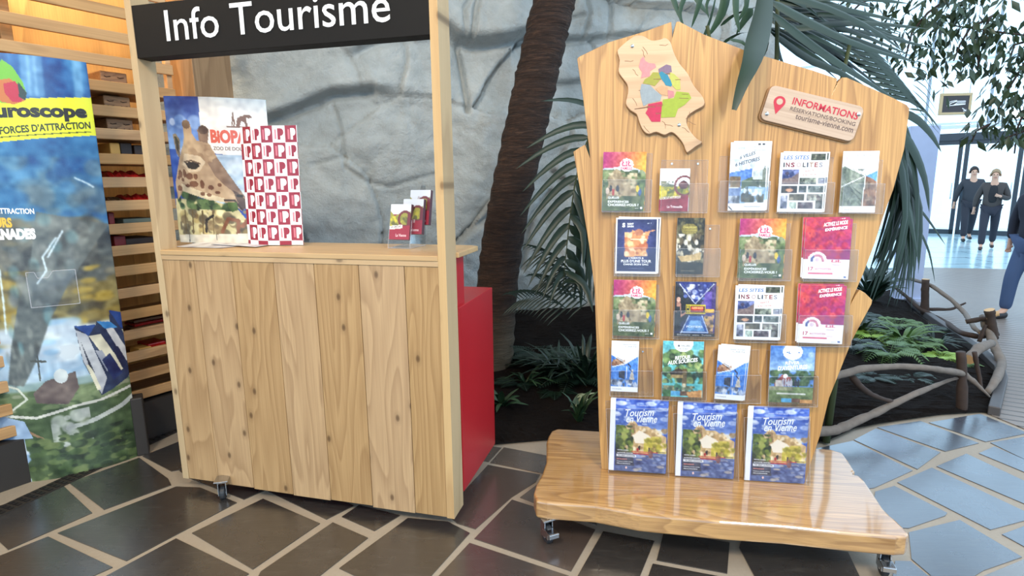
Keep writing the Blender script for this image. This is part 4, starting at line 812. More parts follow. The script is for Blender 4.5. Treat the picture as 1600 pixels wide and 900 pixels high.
    k=15; z=lv(k)
    for j in range(4): bx('booklet',tx(212,480)+.012*j,.19,.04+.03*j,.13,z+.016*j,.014,[mar,card,redf,card][j],['maroon booklet, lowest of the lower shelf pile','brown booklet, second in the lower shelf pile','bright red booklet, third in the lower shelf pile','brown booklet on top of the lower shelf pile'][j],'booklet','booklets on the lower shelf')
    k=16; z=lv(k); bx('red_pouch',tx(236,515),.1,.06,.14,z,.05,redf,'bright red pouch on the low shelf beside the counter','pouch'); bx('wooden_block',tx(218,515),.07,.04,.12,z,.04,yel,'amber wooden block next to the red pouch','block')
goods()
def column():
    a=ony(270,200,3.62); b=ony(370,200,3.95); a.z=b.z=0
    mid=ony(311,200,3.5); mid.z=0
    d=(b-mid).normalized(); n=Vector((-d.y,d.x,0))
    P=[a,mid,b,b+n*.3,a+Vector((.0,.35,0))]
    o=MB().prism([(p.x,p.y) for p in P],0,3.4).build('wall_left',MAT['column'],None,bevel=.004); setp(o,'vertical wooden boards at the end of the slatted shelf','wall',kind='structure')
column()
# curved attraction banner
bL=onz(12,757); bR=onz(219,713); bD=(bR-bL); BW=bD.length; bD.normalize(); bB=Vector((-bD.y,bD.x,0)); BH=onp(152,98,bL,bB).z
def banner():
    e=empty('advertising_totem',bL,math.atan2(bD.y,bD.x),'tall curved blue and yellow attraction banner with a stormy theme park view','banner')
    def st(x,y):
        p=onp(x,y,bL,bB)-bL; return p.dot(bD)/BW,1-p.z/BH
    P=lambda *a:[st(a[i],a[i+1]) for i in range(0,len(a),2)]
    c=CV(210,560,(30,90,150),asp=3.6); c.grad(0,.25,(26,92,160),(30,96,160)); c.blobs(0,0,1,.13,[(60,130,190),(20,70,130),(90,160,206),(24,84,150)],60,.09,1,.5,2)
    c.grad(.2,.40,(30,96,158),(70,110,140)); c.grad(.40,.5,(80,100,108),(92,92,84)); c.grad(.5,.62,(120,106,60),(150,140,90)); c.grad(.62,.74,(196,210,220),(160,190,214)); c.grad(.74,.80,(110,128,90),(100,118,80)); c.grad(.80,1.,(72,92,58),(50,70,42))
    for x in (40,50,60,118): c.line(P(x,82,x+6,150),.03,(150,200,230),.45)
    YB=P(-90,158,60,156,160,151,170,210,60,218,-90,232)
    c.grad(st(160,216)[1],.36,(36,104,160),(60,110,140)); c.blobs(0,.22,1,.40,[(50,120,176),(30,90,150),(80,140,180),(100,120,130),(26,80,130)],80,.12,2,.55)
    c.blobs(0,.36,1,.52,[(84,92,92),(104,108,100),(60,66,70),(120,116,96)],80,.12,3,.8,.6); c.blobs(.0,.48,1,.66,[(150,130,60),(110,96,50),(186,160,70),(90,84,60),(70,64,50)],90,.1,4,.8,.4)
    c.blobs(0,.60,.9,.75,[(210,220,226),(150,190,220),(190,206,220)],50,.12,5,.8,.5); c.rect(0,st(100,560)[1],1,st(100,600)[1],(160,190,214),.6)
    c.soft(5)
    # tornado
    c.blobs(.1,.38,.9,.48,[(52,56,60),(80,84,84),(104,104,96)],50,.09,6,.8)
    tw=P(60,330,170,350,110,440,80,500,60,560,40,600,14,600,20,540,30,480,50,420); c.poly(tw,(96,104,104))
    g=random.Random(4)
    for k in range(90):
        t=g.random(); y=340+260*t; x=95-70*t**.8+g.uniform(-1,1)*(48*(1-t)+12); q=st(x,y); c.ell(*q,.05*(1.2-t),.02,g.choice([(60,62,62),(120,126,124),(150,156,150),(84,90,90),(110,150,156)]),.55,.8)
    for Q_ in ((90,370,70,400,76,420,62,440),(100,360,78,400),(2,420,8,470,12,520),(118,278,136,286,146,292)): c.line(P(*Q_),.006,(220,240,250))
    c.soft(2)
    # park
    c.blobs(.0,st(100,600)[1],1,.82,[(96,116,76),(120,136,96),(70,90,60),(150,156,130)],70,.07,7,.8,.5)
    c.poly(P(118,506,150,505,152,500,172,502,170,484,204,492,208,520,216,560,200,590,176,606,160,614,132,562),(28,44,78))
    for col,Q_ in (((186,190,196),(120,512,138,520,168,588,160,612,132,560)),((214,210,186),(140,522,158,520,194,574,184,584)),((196,198,200),(162,506,176,510,207,562,196,564)),((216,212,184),(190,515,200,520,214,546,206,552)),((226,222,196),(136,566,142,566,160,604,154,606)),((26,36,60),(128,530,136,548,150,580,140,566)),((150,156,170),(150,545,160,545,176,572,168,578)),
      ((30,70,140),(118,506,150,505,140,522)),((56,128,190),(152,500,172,502,184,512,164,512)),((24,62,130),(170,484,204,492,206,522,188,512)),((22,40,90),(160,560,172,550,192,582,178,592)),((20,34,70),(176,545,184,540,204,576,196,584))): c.poly(P(*Q_),col)
    c.poly(P(55,610,75,590,120,575,126,600,110,625,60,625),(106,92,88)); c.ell(*st(98,582),.05,.018,(206,214,214)); c.line(P(62,552,66,590),.006,(80,84,80)); c.line(P(52,560,74,560),.01,(80,84,80)); 
    for Q_,col,w in (((0,600,30,605,45,620,20,640,0,640),(200,204,190),.008),((0,650,60,648,120,628,160,620,214,600),(206,206,196),.012),((110,662,150,650,190,632,217,612),(180,186,180),.02),((20,660,50,672,70,680),(150,120,90),.01)): c.line(P(*Q_),w,col)
    c.blobs(*st(80,640),*st(150,690),[(170,176,170),(120,130,110),(190,196,190)],20,.06,9,.8); 
    c.poly(P(-5,650,40,655,60,690,30,757,8,757),(150,176,206)); c.blobs(.0,st(10,668)[1],.2,1,[(190,206,226),(120,150,186),(220,230,240)],16,.05,3)
    c.blobs(.18,st(100,672)[1],1,1,[(46,66,38),(66,88,50),(84,104,60),(36,52,34),(100,116,70),(56,76,48)],170,.055,8,.9,.6); c.blobs(.02,.96,.3,1,[(50,70,40),(76,96,52)],30,.05,4)
    # logo drop
    c.poly(P(-14,158,-4,110,8,97,24,108,40,132,46,150,36,160,16,158),(120,190,60)); c.poly(P(-10,150,2,122,20,126,46,148,44,158,26,164,8,158),(190,120,60)); c.poly(P(10,132,28,130,42,150,38,160,24,158,12,146),(186,36,70)); c.poly(P(32,132,46,148,44,156,34,150),(40,60,60))
    c.grain(26,8,215); c.poly(YB,(226,230,44)); c.poly(P(-14,158,-4,110,8,97,24,108,40,132,46,150,36,160,16,164,-4,162),(110,180,56)); c.poly(P(-10,150,2,128,20,126,46,148,44,160,26,166,8,162),(190,110,56)); c.poly(P(10,134,28,130,42,150,38,162,24,162,12,148),(180,36,66)); c.poly(P(32,130,46,148,44,160,34,154),(36,60,60))
    T=[]
    def tx(s,x0,y0,x1,y1,hh_,col,b=.02,sh=0):
        a=st(x0,y0); d=st(x1,y1); e_=st(x0,y0+hh_) ; r_=st(x1,y1-hh_); T.append((s,a[0],a[1],d[0],e_[1],col,b,(r_[1]-a[1])/(d[0]-a[0]),sh))
    tx('Futuroscope',-56,164,138,193,29,(28,28,30),.05); tx('TOUTES LES FORCES D\u2019ATTRACTION',-76,206,142,202,12,(50,60,30),.03)
    a=st(-76,222); b=st(142,206); c.line([a,b],.004,(40,50,30))
    tx('NOUVELLE ATTRACTION',-56,324,58,334,9,W_,.03); tx('CHASSEURS',-60,339,24,355,16,(240,190,60),.05); tx('DE TORNADES',-60,358,61,373,18,W_,.07)
    def shape(s): return -.085*max(0,math.sin(PI*min(1,max(0,s))))**.8
    def mp(s,t,off): 
        return (s*BW,shape(s)-off+.02,(1-t)*(BH+.0+.0*s))
    o=panel('printed_front',c,mp,T,e,off=.001)
    nb=24; V=[];Fc=[]
    for k in range(nb+1):
        s=k/nb; V+=[(s*BW,-.4*shape(s)+.024,.0),(s*BW,-.4*shape(s)+.024,BH)]
    for k in range(nb): Fc.append((2*k,2*k+1,2*k+3,2*k+2))
    mesh_obj('back_panel',V,Fc,flat('banner_back',(70,110,150),.4),e)
    MB().box(BW-.012,BW+.045,-.0,.09,0,.33).build('side_foot',MAT['darkplinth'],e,bevel=.006)
    # clear leaflet pocket
    q=[onp(x,y,bL-bB*.07,bB)-bL for x,y in ((42,425),(117,410),(118,472),(44,480))]; q=[(p.dot(bD),p.z) for p in q]
    x0,x1=q[0][0],q[1][0]; z0,z1=q[3][1],q[0][1]
    mb=MB().box(x0,x1,-.1,-.098,z0,z1).box(x0,x1,-.1,-.05,z0,z0+.002); mb.build('leaflet_pocket',MAT['acryl'],e)
    ed=MB()
    for A_ in ([(x0,-.1,z0),(x1,-.1,z0)],[(x0,-.1,z0),(x0,-.1,z1)],[(x1,-.1,z0),(x1,-.1,z1)],[(x0,-.1,z1),(x0+.03,-.1,z1),(x0+.04,-.1,z1-.03),(x0+.08,-.1,z1-.03),(x0+.1,-.1,z1),(x1,-.1,z1)]): ed.tube(A_,.002,5)
    ed.build('pocket_rim',MAT['acryledge'],e)
banner()
def grating():
    a=onz(0,808); b=onz(285,672); d=Vector((b.x-a.x,b.y-a.y,0)); Lg=d.length; d.normalize(); n=Vector((-d.y,d.x,0)); a.z=0
    mb=MB(); w=.09
    mb.box(-.6,Lg,0,w,.004,.0065,0); k=0; x=-.6
    while x<Lg:
        for r in range(3): mb.box(x,x+.018,.01+r*.026,.03+r*.026,.006,.0105,1)
        x+=.034
    o=mb.build('floor_grating',[MAT['darkplinth'],MAT['grate']]); o.location=(a.x,a.y,0); o.rotation_euler=(0,0,math.atan2(d.y,d.x)); setp(o,'narrow dark drain grating along the foot of the banner and shelf','grating',kind='structure')
grating()
# ================================================================== ROCK WALL
rkA=Vector((-3.2,4.05,0)); rkB=Vector((2.25,5.17,0)); rkD=(rkB-rkA).normalized(); rkN=Vector((rkD.y,-rkD.x,0)); rkL=(rkB-rkA).length
def rock():
    nx,nz=420,300; Z=5.2; u=np.linspace(0,rkL,nx); z=np.linspace(-.1,Z,nz); U_,Z_=np.meshgrid(u,z)
    def uv(x,y): p=onp(x,y,rkA,rkN)-rkA; return p.dot(rkD),p.z
    d=np.zeros_like(U_)
    # broad relief
    for j in range(nz):
        for i in range(nx):
            p=Vector((U_[j,i]*.75,0,Z_[j,i]*.9)); 
            a=noise.noise(p+Vector((3,1,2)))*.12+noise.noise(p*2.7)*.05+noise.turbulence(p*4,3,True)*.014
            q,pts_=noise.voronoi(Vector((U_[j,i]*.8+noise.noise(p*1.5)*.3,5.,Z_[j,i]*1.15+noise.noise(p*1.5+Vector((9,9,9)))*.25))); cv_=noise.cell_vector(pts_[0]*97.3); w_=U_[j,i]*.8-pts_[0].x; a+=.13*(cv_.x-.5)+.16*(cv_.y-.5)*w_+.2*(cv_.z-.5)*(Z_[j,i]*1.15-pts_[0].z); a-=.022*math.exp(-((q[1]-q[0])/.016)**2)+.02*noise.turbulence(p*7,3,False); d[j,i]=a+noise.noise(p*16)*.004
    def groove(P,w,dep,step=0.):
        q=[uv(x,y) for x,y in P]
        D=np.full_like(U_,9.); S=np.zeros_like(U_)
        for (x1,y1),(x2,y2) in zip(q,q[1:]):
            dx,dy=x2-x1,y2-y1; t=np.clip(((U_-x1)*dx+(Z_-y1)*dy)/(dx*dx+dy*dy+1e-9),0,1); dd=np.hypot(U_-x1-t*dx,Z_-y1-t*dy)
            m=dd<D; D=np.where(m,dd,D); S=np.where(m,Z_-y1-t*dy,S)
        return -dep*np.exp(-(D/w)**2)+step*np.exp(-(D/(w*7))**2)*np.clip(S/w,-1,1)
    for P,w,dep,stp in (([(395,192),(440,180),(480,165),(520,147),(548,146),(580,142)],.03,.12,.06),([(520,165),(532,200),(540,262),(575,285),(610,293),(645,282),(690,270)],.012,.035,0),([(490,258),(540,245)],.012,.03,0),([(560,85),(590,72),(640,62)],.025,.06,.03),
      ([(640,150),(642,230)],.006,.012,0),([(690,45),(712,62),(740,70),(790,66),(830,54)],.03,.14,.07),([(716,72),(724,110),(730,150),(731,172)],.02,.09,0),([(735,60),(740,20),(745,0)],.02,.06,0),([(725,55),(722,20),(735,0)],.015,.05,0),([(700,395),(735,360),(770,335)],.02,.06,0),
      ([(880,60),(930,58),(1000,52),(1040,50)],.02,.08,.03),([(915,55),(925,20),(920,-10)],.015,.05,0),([(865,130),(900,128),(930,125)],.02,.06,.02),([(955,52),(960,10),(956,-20)],.015,.05,0),([(930,58),(940,90)],.012,.04,0),([(885,30),(915,22)],.015,.05,0),([(860,300),(830,340),(815,420)],.02,.06,0)): d+=groove(P,w,dep,stp)
    # recess right of the post
    cu,cz=uv(750,115); d-=.10*np.exp(-(((U_-cu)/.2)**4+((Z_-cz)/.22)**4))
    V=[];
    for j in range(nz):
        for i in range(nx):
            p=rkA+rkD*U_[j,i]+rkN*(d[j,i]+.06*Z_[j,i]*.0); V.append((p.x,p.y,Z_[j,i]))
    Fc=[(j*nx+i,j*nx+i+1,(j+1)*nx+i+1,(j+1)*nx+i) for j in range(nz-1) for i in range(nx-1)]
    n=len(V); b0=rkA-rkN*.5; b1=rkB-rkN*.5
    V+=[(b0.x,b0.y,-.1),(b1.x,b1.y,-.1),(b1.x,b1.y,Z),(b0.x,b0.y,Z)]
    Fc+=[(n,n+3,n+2,n+1),(nx*(nz-1),nx*nz-1,n+2,n+3),(nx-1,n+1,n+2,nx*nz-1),(0,nx*(nz-1),n+3,n)]
    m,nt,b=nmat('pale_limestone'); v=mapping(nt,(1,1,1)); n1=tex(nt,v,1.3,6,.6,.4); n2=tex(nt,v,7,7,.65,.3); n3=tex(nt,v,38,5,.7)
    c=mix(nt,ramp(nt,n1,[(.3,(0,0,0)),(.7,(1,1,1))]),lin((156,164,166)),lin((190,194,192))); c=mix(nt,math_(nt,'MULTIPLY',ramp(nt,n2,[(.42,(0,0,0)),(.75,(1,1,1))]),.5),c,lin((134,138,136)))
    n4=tex(nt,v,2.1,5,.6,.5); c=mix(nt,math_(nt,'MULTIPLY',ramp(nt,n4,[(.6,(0,0,0)),(.74,(1,1,1))]),.6),c,lin((150,136,112)))
    L(nt,c,b.inputs['Base Color']); b.inputs['Roughness'].default_value=.8; bump(nt,b,math_(nt,'ADD',n2,math_(nt,'MULTIPLY',n3,.7)),.6,.035)
    o=mesh_obj('wall_back',V,Fc,m,smooth=True); setp(o,'pale grey limestone rock wall with ledges and cracks','wall',kind='structure')
rock()
# ================================================================== PLANTING BEDS
BED=[onz(x,y) for x,y in [(770,697),(850,690),(900,688),(1290,693),(1335,672),(1375,664),(1470,650),(1535,646),(1552,648),(1563,600),(1558,585),(1530,560),(1500,540),(1460,512),(1428,490)]]
def bed():
    P=[(p.x,p.y) for p in BED]; far=onz(1405,452); P+=[(far.x,far.y),(3.6,6.6),(2.5,6.8),(rkB.x,rkB.y),(-.6,4.6),(-.75,3.9),(-.4,3.5)]
    poly=[Vector((a,b)) for a,b in P]
    def inside(x,y):
        r=False; n=len(poly)
        for i in range(n):
            a,b=poly[i],poly[(i+1)%n]
            if (a.y>y)!=(b.y>y) and x<(b.x-a.x)*(y-a.y)/(b.y-a.y)+a.x: r=not r
        return r
    def edge(x,y):
        best=9
        for i in range(len(poly)-6):
            a,b=poly[i],poly[i+1]; ab=b-a; t=max(0,min(1,(Vector((x,y))-a).dot(ab)/ab.length_squared)); best=min(best,(Vector((x,y))-a-ab*t).length)
        return best
    def hgt(x,y):
        e=edge(x,y); return .015+min(1,e/.35)*.05+max(0,min(1,(e-.3)/1.3))*(.32 if x<1.4 else .06)+.02*noise.noise(Vector((x*5,y*5,0)))
    bm=bmesh.new()
    vs=[bm.verts.new((p.x,p.y,0)) for p in poly]; fs=[bm.faces.new([vs[i] for i in t]) for t in tessellate_polygon([[Vector((p.x,p.y,0)) for p in poly]])]
    for _ in range(7):
        ed=[e for e in bm.edges if e.calc_length()>.07]
        if not ed or len(bm.verts)>30000: break
        bmesh.ops.subdivide_edges(bm,edges=ed,cuts=1,use_grid_fill=True)
    bmesh.ops.triangulate(bm,faces=bm.faces)
    for v in bm.verts:
        v.co.z=hgt(v.co.x,v.co.y)+RNG.uniform(0,.012) if edge(v.co.x,v.co.y)>.01 else .012
    bmesh.ops.recalc_face_normals(bm,faces=bm.faces)
    for f in bm.faces:
        if f.normal.z<0: f.normal_flip()
    me=bpy.data.meshes.new('soil'); bm.to_mesh(me); bm.free()
    m,nt,b=nmat('dark_soil'); v=mapping(nt,(1,1,1)); n1=tex(nt,v,30,8,.75); n2=tex(nt,v,90,4,.7)
    c=mix(nt,n1,lin((13,10,9)),lin((34,26,22))); c=mix(nt,ramp(nt,n2,[(.68,(0,0,0)),(.74,(1,1,1))]),c,lin((120,104,90))); L(nt,c,b.inputs['Base Color']); b.inputs['Roughness'].default_value=.95; b.inputs['Specular IOR Level'].default_value=.15; bump(nt,b,n1,1.,.03); me.materials.append(m)
    o=bpy.data.objects.new('planting_bed_soil',me); COL.objects.link(o); setp(o,'dark crumbly soil of the planting bed','soil',kind='structure')
    return hgt
HGT=bed()
def kerb():
    P=[onz(x,y) for x,y in [(1552,650),(1565,600),(1560,583),(1533,556),(1503,534),(1462,506),(1430,482),(1408,462)]]
    mb=MB(); n=len(P); V=[]
    for i,p in enumerate(P):
        t=(P[min(i+1,n-1)]-P[max(i-1,0)]).normalized(); nn=Vector((t.y,-t.x,0))*.03
        V+=[(p.x+nn.x,p.y+nn.y,0),(p.x+nn.x,p.y+nn.y,.06),(p.x-nn.x,p.y-nn.y,.06),(p.x-nn.x,p.y-nn.y,0)]
    F_=[]
    for i in range(n-1):
        for k in range(4): F_.append((i*4+k,i*4+(k+1)%4,(i+1)*4+(k+1)%4,(i+1)*4+k))
    F_+=[(0,1,2,3),tuple((n-1)*4+k for k in (3,2,1,0))]
    o=MB().add(V,F_).build('kerb',flat('grey_kerb',(74,70,70),.5,nscale=12,noise_amt=.2),None,bevel=.006); setp(o,'grey stone kerb between planting bed and boardwalk','kerb',kind='structure')
kerb()
# ================================================================== PLANTS
def leafmat(name,a,b,rough=.35):
    m,nt,bs=nmat(name); v=mapping(nt,(1,1,1)); n=tex(nt,v,5,3); L(nt,mix(nt,n,lin(a),lin(b)),bs.inputs['Base Color']); bs.inputs['Roughness'].default_value=rough; return m
LF={'dark':leafmat('dark_palm_leaf',(14,32,25),(34,58,44),.45),'mid':leafmat('palm_leaf',(26,52,34),(56,84,54),.45),'fern':leafmat('fern_leaf',(44,78,32),(96,124,54),.5),'bright':leafmat('bright_fern_leaf',(110,150,50),(160,190,80),.5),'ficus':leafmat('ficus_leaf',(24,36,26),(58,80,48),.4),'pale':leafmat('pale_leaf',(120,140,110),(180,190,160),.4)}
BARK=flat('branch_bark',(58,43,35),.8,nscale=30,noise_amt=.4); BARKG=flat('grey_branch_bark',(112,100,90),.75,nscale=24,noise_amt=.35); BARKL=flat('pale_cut_wood',(196,158,112),.6,nscale=20); STEM=flat('green_stem',(60,70,40),.6)
def strip(mb,P,w,fold=.25,n=7,side=None,prof=None,mi=0):
    """a folded tapering leaf along control points P"""
    P=[Vector(p) for p in P]; pts=[]
    k=len(P)
    for i in range(n+1):
        t=i/n*(k-1); j=min(int(t),k-2); f=t-j
        p0=P[max(j-1,0)];p1=P[j];p2=P[j+1];p3=P[min(j+2,k-1)]
        pts.append(.5*((2*p1)+(p2-p0)*f+(2*p0-5*p1+4*p2-p3)*f*f+(3*p1-p0-3*p2+p3)*f**3))
    V=[];F_=[]
    for i,p in enumerate(pts):
        t=(pts[min(i+1,n)]-pts[max(i-1,0)]).normalized(); s=side or t.cross(Vector((0,0,1)))
        s=(s-t*s.dot(t)); s=s.normalized() if s.length>1e-4 else Vector((1,0,0)); up=s.cross(t)
        q=i/n; ww=w*(prof(q) if prof else (min(1,q*5+.25)*(1-q**2.5)+.02))
        V+=[p-s*ww/2,p-up*ww*fold*-1*.0-up*ww*fold,p+s*ww/2]
    for i in range(n):
        a=3*i; F_+=[(a,a+1,a+4,a+3),(a+1,a+2,a+5,a+4)]
    mb.add(V,F_,mi)
def leafobj(mb,name,mats,parent):
    o=mesh_obj(name,mb.V,mb.F,mats,parent,mb.I,smooth=True); return o
def PX(x,y,Y): return ony(x,y,Y)
# leaning palm trunk
def palm_trunk():
    base=PX(771,596,3.92); ctrl=[PX(760,640,3.92),PX(768,590,3.92),PX(782,400,3.92),(PX(826,178,3.92)),(PX(866,0,3.92)),PX(905,-160,3.95),PX(945,-330,4.)]
    ctrl[0].z=.0; 
    mb=MB(); V=[];F_=[]; n=150; seg=26
    rs=[.15,.142,.142,.142,.138,.13,.12]
    for i in range(n+1):
        t=i/n*(len(ctrl)-1); j=min(int(t),len(ctrl)-2); f=t-j; p0=ctrl[max(j-1,0)];p1=ctrl[j];p2=ctrl[j+1];p3=ctrl[min(j+2,len(ctrl)-1)]
        p=.5*((2*p1)+(p2-p0)*f+(2*p0-5*p1+4*p2-p3)*f*f+(3*p1-p0-3*p2+p3)*f**3); r=rs[j]*(1-f)+rs[j+1]*f
        for k in range(seg):
            a=2*PI*k/seg; rr=r*(1+.035*((i%3)-1)+.05*noise.noise(Vector((a*1.5,i*.9,0)))+.02*RNG.uniform(-1,1)); V.append((p.x+rr*math.cos(a),p.y+rr*math.sin(a),p.z+.012*math.sin(a*2+i)))
    for i in range(n):
        for k in range(seg): F_.append((i*seg+k,i*seg+(k+1)%seg,(i+1)*seg+(k+1)%seg,(i+1)*seg+k))
    m,nt,b=nmat('palm_bark'); v=mapping(nt,(2,2,14)); n1=tex(nt,v,5,6,.7,.6); v2=mapping(nt,(1,1,1)); sx=N(nt,'ShaderNodeSeparateXYZ'); L(nt,v2,sx.inputs[0])
    c=ramp(nt,n1,[(.3,lin((24,15,12))),(.5,lin((50,33,25))),(.72,lin((84,60,46)))]); c=mix(nt,ramp(nt,sx.outputs[2],[(.25,(.8,.8,.8)),(.62,(0,0,0))]),c,lin((112,100,80)))
    L(nt,c,b.inputs['Base Color']); b.inputs['Roughness'].default_value=.85; bump(nt,b,n1,.9,.03)
    e=mesh_obj('palm_trunk',V,F_,m,smooth=True); setp(e,'thick leaning brown ringed palm trunk in front of the rock wall','palm tree')
palm_trunk()
def frond_left():
    e=empty('arching_palm',PX(905,520,3.45),0,'dark feathery palm frond plant between the palm trunk and the brochure stand','palm plant'); e.location.z=HGT(e.location.x,e.location.y); bi=e.location.copy()
    def part(name,mb,mats): o=leafobj(mb,name,mats,e); o.location=-bi; return o
    Y=3.45
    R_=[(950,170,3.35),(925,205,3.4),(908,245,3.45),(898,290,3.45),(890,345,3.45),(884,400,3.42),(880,450,3.4)]
    mb=MB(); st=MB(); R3=[PX(*r) for r in R_]; st.tube([Vector((bi.x+.25,bi.y+.1,bi.z)),PX(985,400,3.4),PX(975,230,3.35)]+R3,[.014,.012,.01]+[.008,.007,.006,.005,.004,.003,.002],6)
    tips=[(846,158,-.1,.8),(822,232,.1,1),(806,264,.1,1),(816,300,.15,1),(812,338,.2,1),(815,365,.2,1),(815,394,.2,1),(817,429,.2,1),(824,450,.15,1),(835,462,.15,.9),(846,470,.1,.8),(858,478,.1,.8)]
    for i,(tx,ty,dy,ws) in enumerate(tips):
        t=i/(len(tips)-1)*5.2+.3; j=min(int(t),5); f=t-j; a=R3[j].lerp(R3[j+1],f); b=PX(tx,ty,Y-.15+dy*.3); m=a.lerp(b,.5)+Vector((0,0,.05)); strip(mb,[a,a.lerp(m,.55)+Vector((0,0,.012)),m.lerp(b,.25),b],.045*ws,side=Vector((.2,.3,1)),n=8)
    g=random.Random(6)
    for i in range(16):
        t=.8+i/15*5; j=min(int(t),5); f=t-j; a=R3[j].lerp(R3[j+1],f); b=PX(g.uniform(892,935),430+g.uniform(-20,60),Y-.1+g.uniform(-.1,.2)); m=a.lerp(b,.45)+Vector((.04,0,.03)); strip(mb,[a,m,b],.05,side=Vector((1,.3,.2)),n=6)
    part('frond',mb,LF['dark']); part('frond_stem',st,STEM)
    # finer lower fronds
    mb=MB()
    for (x0,y0,x1,y1) in ((925,470,838,392),(915,490,845,440),(905,500,808,470),(930,500,870,420)):
        A,B=PX(x0,y0,3.6),PX(x1,y1,3.75); 
        for k in range(14):
            t=.2+.8*k/14; p=A.lerp(B,t)+Vector((0,0,.08*math.sin(PI*t)))
            for s in (-1,1): strip(mb,[p,p+Vector((-.07,0,s*.05+.0)),p+Vector((-.13,-.02,s*.07-.04))],.013,side=Vector((0,.2,1)),n=3)
    part('fine_frond',mb,LF['dark'])
frond_left()
def big_palm():
    base=PX(1245,560,2.98); base.z=HGT(base.x,base.y)
    e=empty('broadleaf_palm',base,0,'big dark green palm arching over the top and right side of the brochure stand','palm plant')
    def part(name,mb,mats): o=leafobj(mb,name,mats,e); o.location=-base; return o
    st=MB(); 
    for dx,top in ((0,PX(1215,-10,2.75)),(.12,PX(1330,60,2.9)),(-.14,PX(1105,40,3.0)),(.2,PX(1390,170,2.9))): st.tube([base+Vector((dx,0,0)),base+Vector((dx*1.2,.02,.7)),base.lerp(top,.6)+Vector((0,.1,.1)),top],[.02,.018,.014,.009],8)
    part('stem',st,STEM)
    pw=900
    def lf(mb,P,wpx,**k):
        Q_=[PX(*p) for p in P]; Yd=P[len(P)//2][2]; strip(mb,Q_,wpx*Yd/pw,**k)
    mb=MB()
    lf(mb,[(1197,-30,2.66),(1193,20,2.5),(1184,60,2.36),(1174,98,2.22),(1160,132,2.16),(1147,172,2.12)],34,n=12,side=Vector((1,-.2,0)),fold=.1,prof=lambda q:(.55+.45*math.sin(min(1,q*2.4)*PI/2))*(1 if q<.45 else max(.04,1-(q-.45)*1.45)))
    part('hanging_leaf',mb,LF['dark'])
    mb=MB(); g=random.Random(11)
    for P,w in (([(1200,0,2.7),(1262,34,2.7),(1335,68,2.7),(1424,96,2.75)],18),([(1202,18,2.7),(1262,66,2.7),(1330,112,2.7),(1404,158,2.75)],19),([(1205,50,2.8),(1262,92,2.8),(1322,118,2.8),(1392,166,2.85)],16),
      ([(1200,-12,2.8),(1280,8,2.8),(1360,44,2.8),(1416,84,2.85)],14),([(1195,45,2.9),(1188,85,2.9),(1210,110,2.9)],22),([(1200,30,2.8),(1196,70,2.8),(1182,104,2.8)],20),([(1210,30,2.85),(1216,80,2.85),(1232,120,2.85)],16)):
        lf(mb,P,w,n=8,side=Vector((.1,.5,1)),fold=.2)
    for i in range(34):
        a=g.uniform(-.1,.95); r=g.uniform(120,235); x0,y0=1200+g.uniform(-10,40),-20+g.uniform(0,70); x1,y1=x0+r*math.cos(a*.8),y0+r*math.sin(a*.8)*.85+10; Y=g.uniform(2.85,3.3)
        lf(mb,[(x0,y0,Y),((x0+x1)/2,(y0+y1)/2-g.uniform(4,14),Y),(x1,y1,Y+.05)],g.uniform(9,15),n=6,side=Vector((.1,.5,1)),fold=.2)
    part('frond',mb,LF['dark'])
    # separate narrow leaflets with light between them
    mb=MB()
    for i in range(11):
        x0=1300+i*8; y0=58+i*9; lf(mb,[(x0,y0,3.0),(x0+52,y0+14,3.0),(x0+92,y0+44+i*1.5,3.05)],8,n=5,side=Vector((.1,.5,1)))
    for i in range(8): lf(mb,[(1426,96+i*9,3.0),(1446,100+i*12,3.0),(1458+i*2,130+i*12,3.0)],2.2,n=4,side=Vector((.1,.5,1)))
    part('frond',mb,LF['dark'])
    # drooping fronds right of the board
    mb=MB(); 
    for P,w in (([(1400,172,2.8),(1432,186,2.8),(1455,210,2.8),(1471,238,2.8)],16),([(1402,196,2.7),(1428,236,2.7),(1446,284,2.7),(1452,332,2.7)],17),([(1436,325,2.8),(1455,350,2.8),(1478,384,2.8)],5),([(1438,362,2.8),(1452,395,2.8),(1461,442,2.8)],5),([(1420,170,2.8),(1448,176,2.8),(1460,200,2.8)],4)): lf(mb,P,w,n=8,side=Vector((1,.3,.3)),fold=.15)
    for i in range(40):
        x0=g.uniform(1396,1418); y0=g.uniform(185,300); x1=g.uniform(1352,1436); y1=g.uniform(400,490) if x1<1425 else g.uniform(380,440); Y=g.uniform(2.65,3.1)
        lf(mb,[(x0,y0,Y),((x0*1.2+x1*.8)/2+g.uniform(4,20),(y0+y1)/2-10,Y),(x1,y1,Y)],g.uniform(7,14),n=6,side=Vector((1,.3,.2)),fold=.2)
    part('frond',mb,LF['dark'])
    # leaves rising behind the peak of the board
    mb=MB()
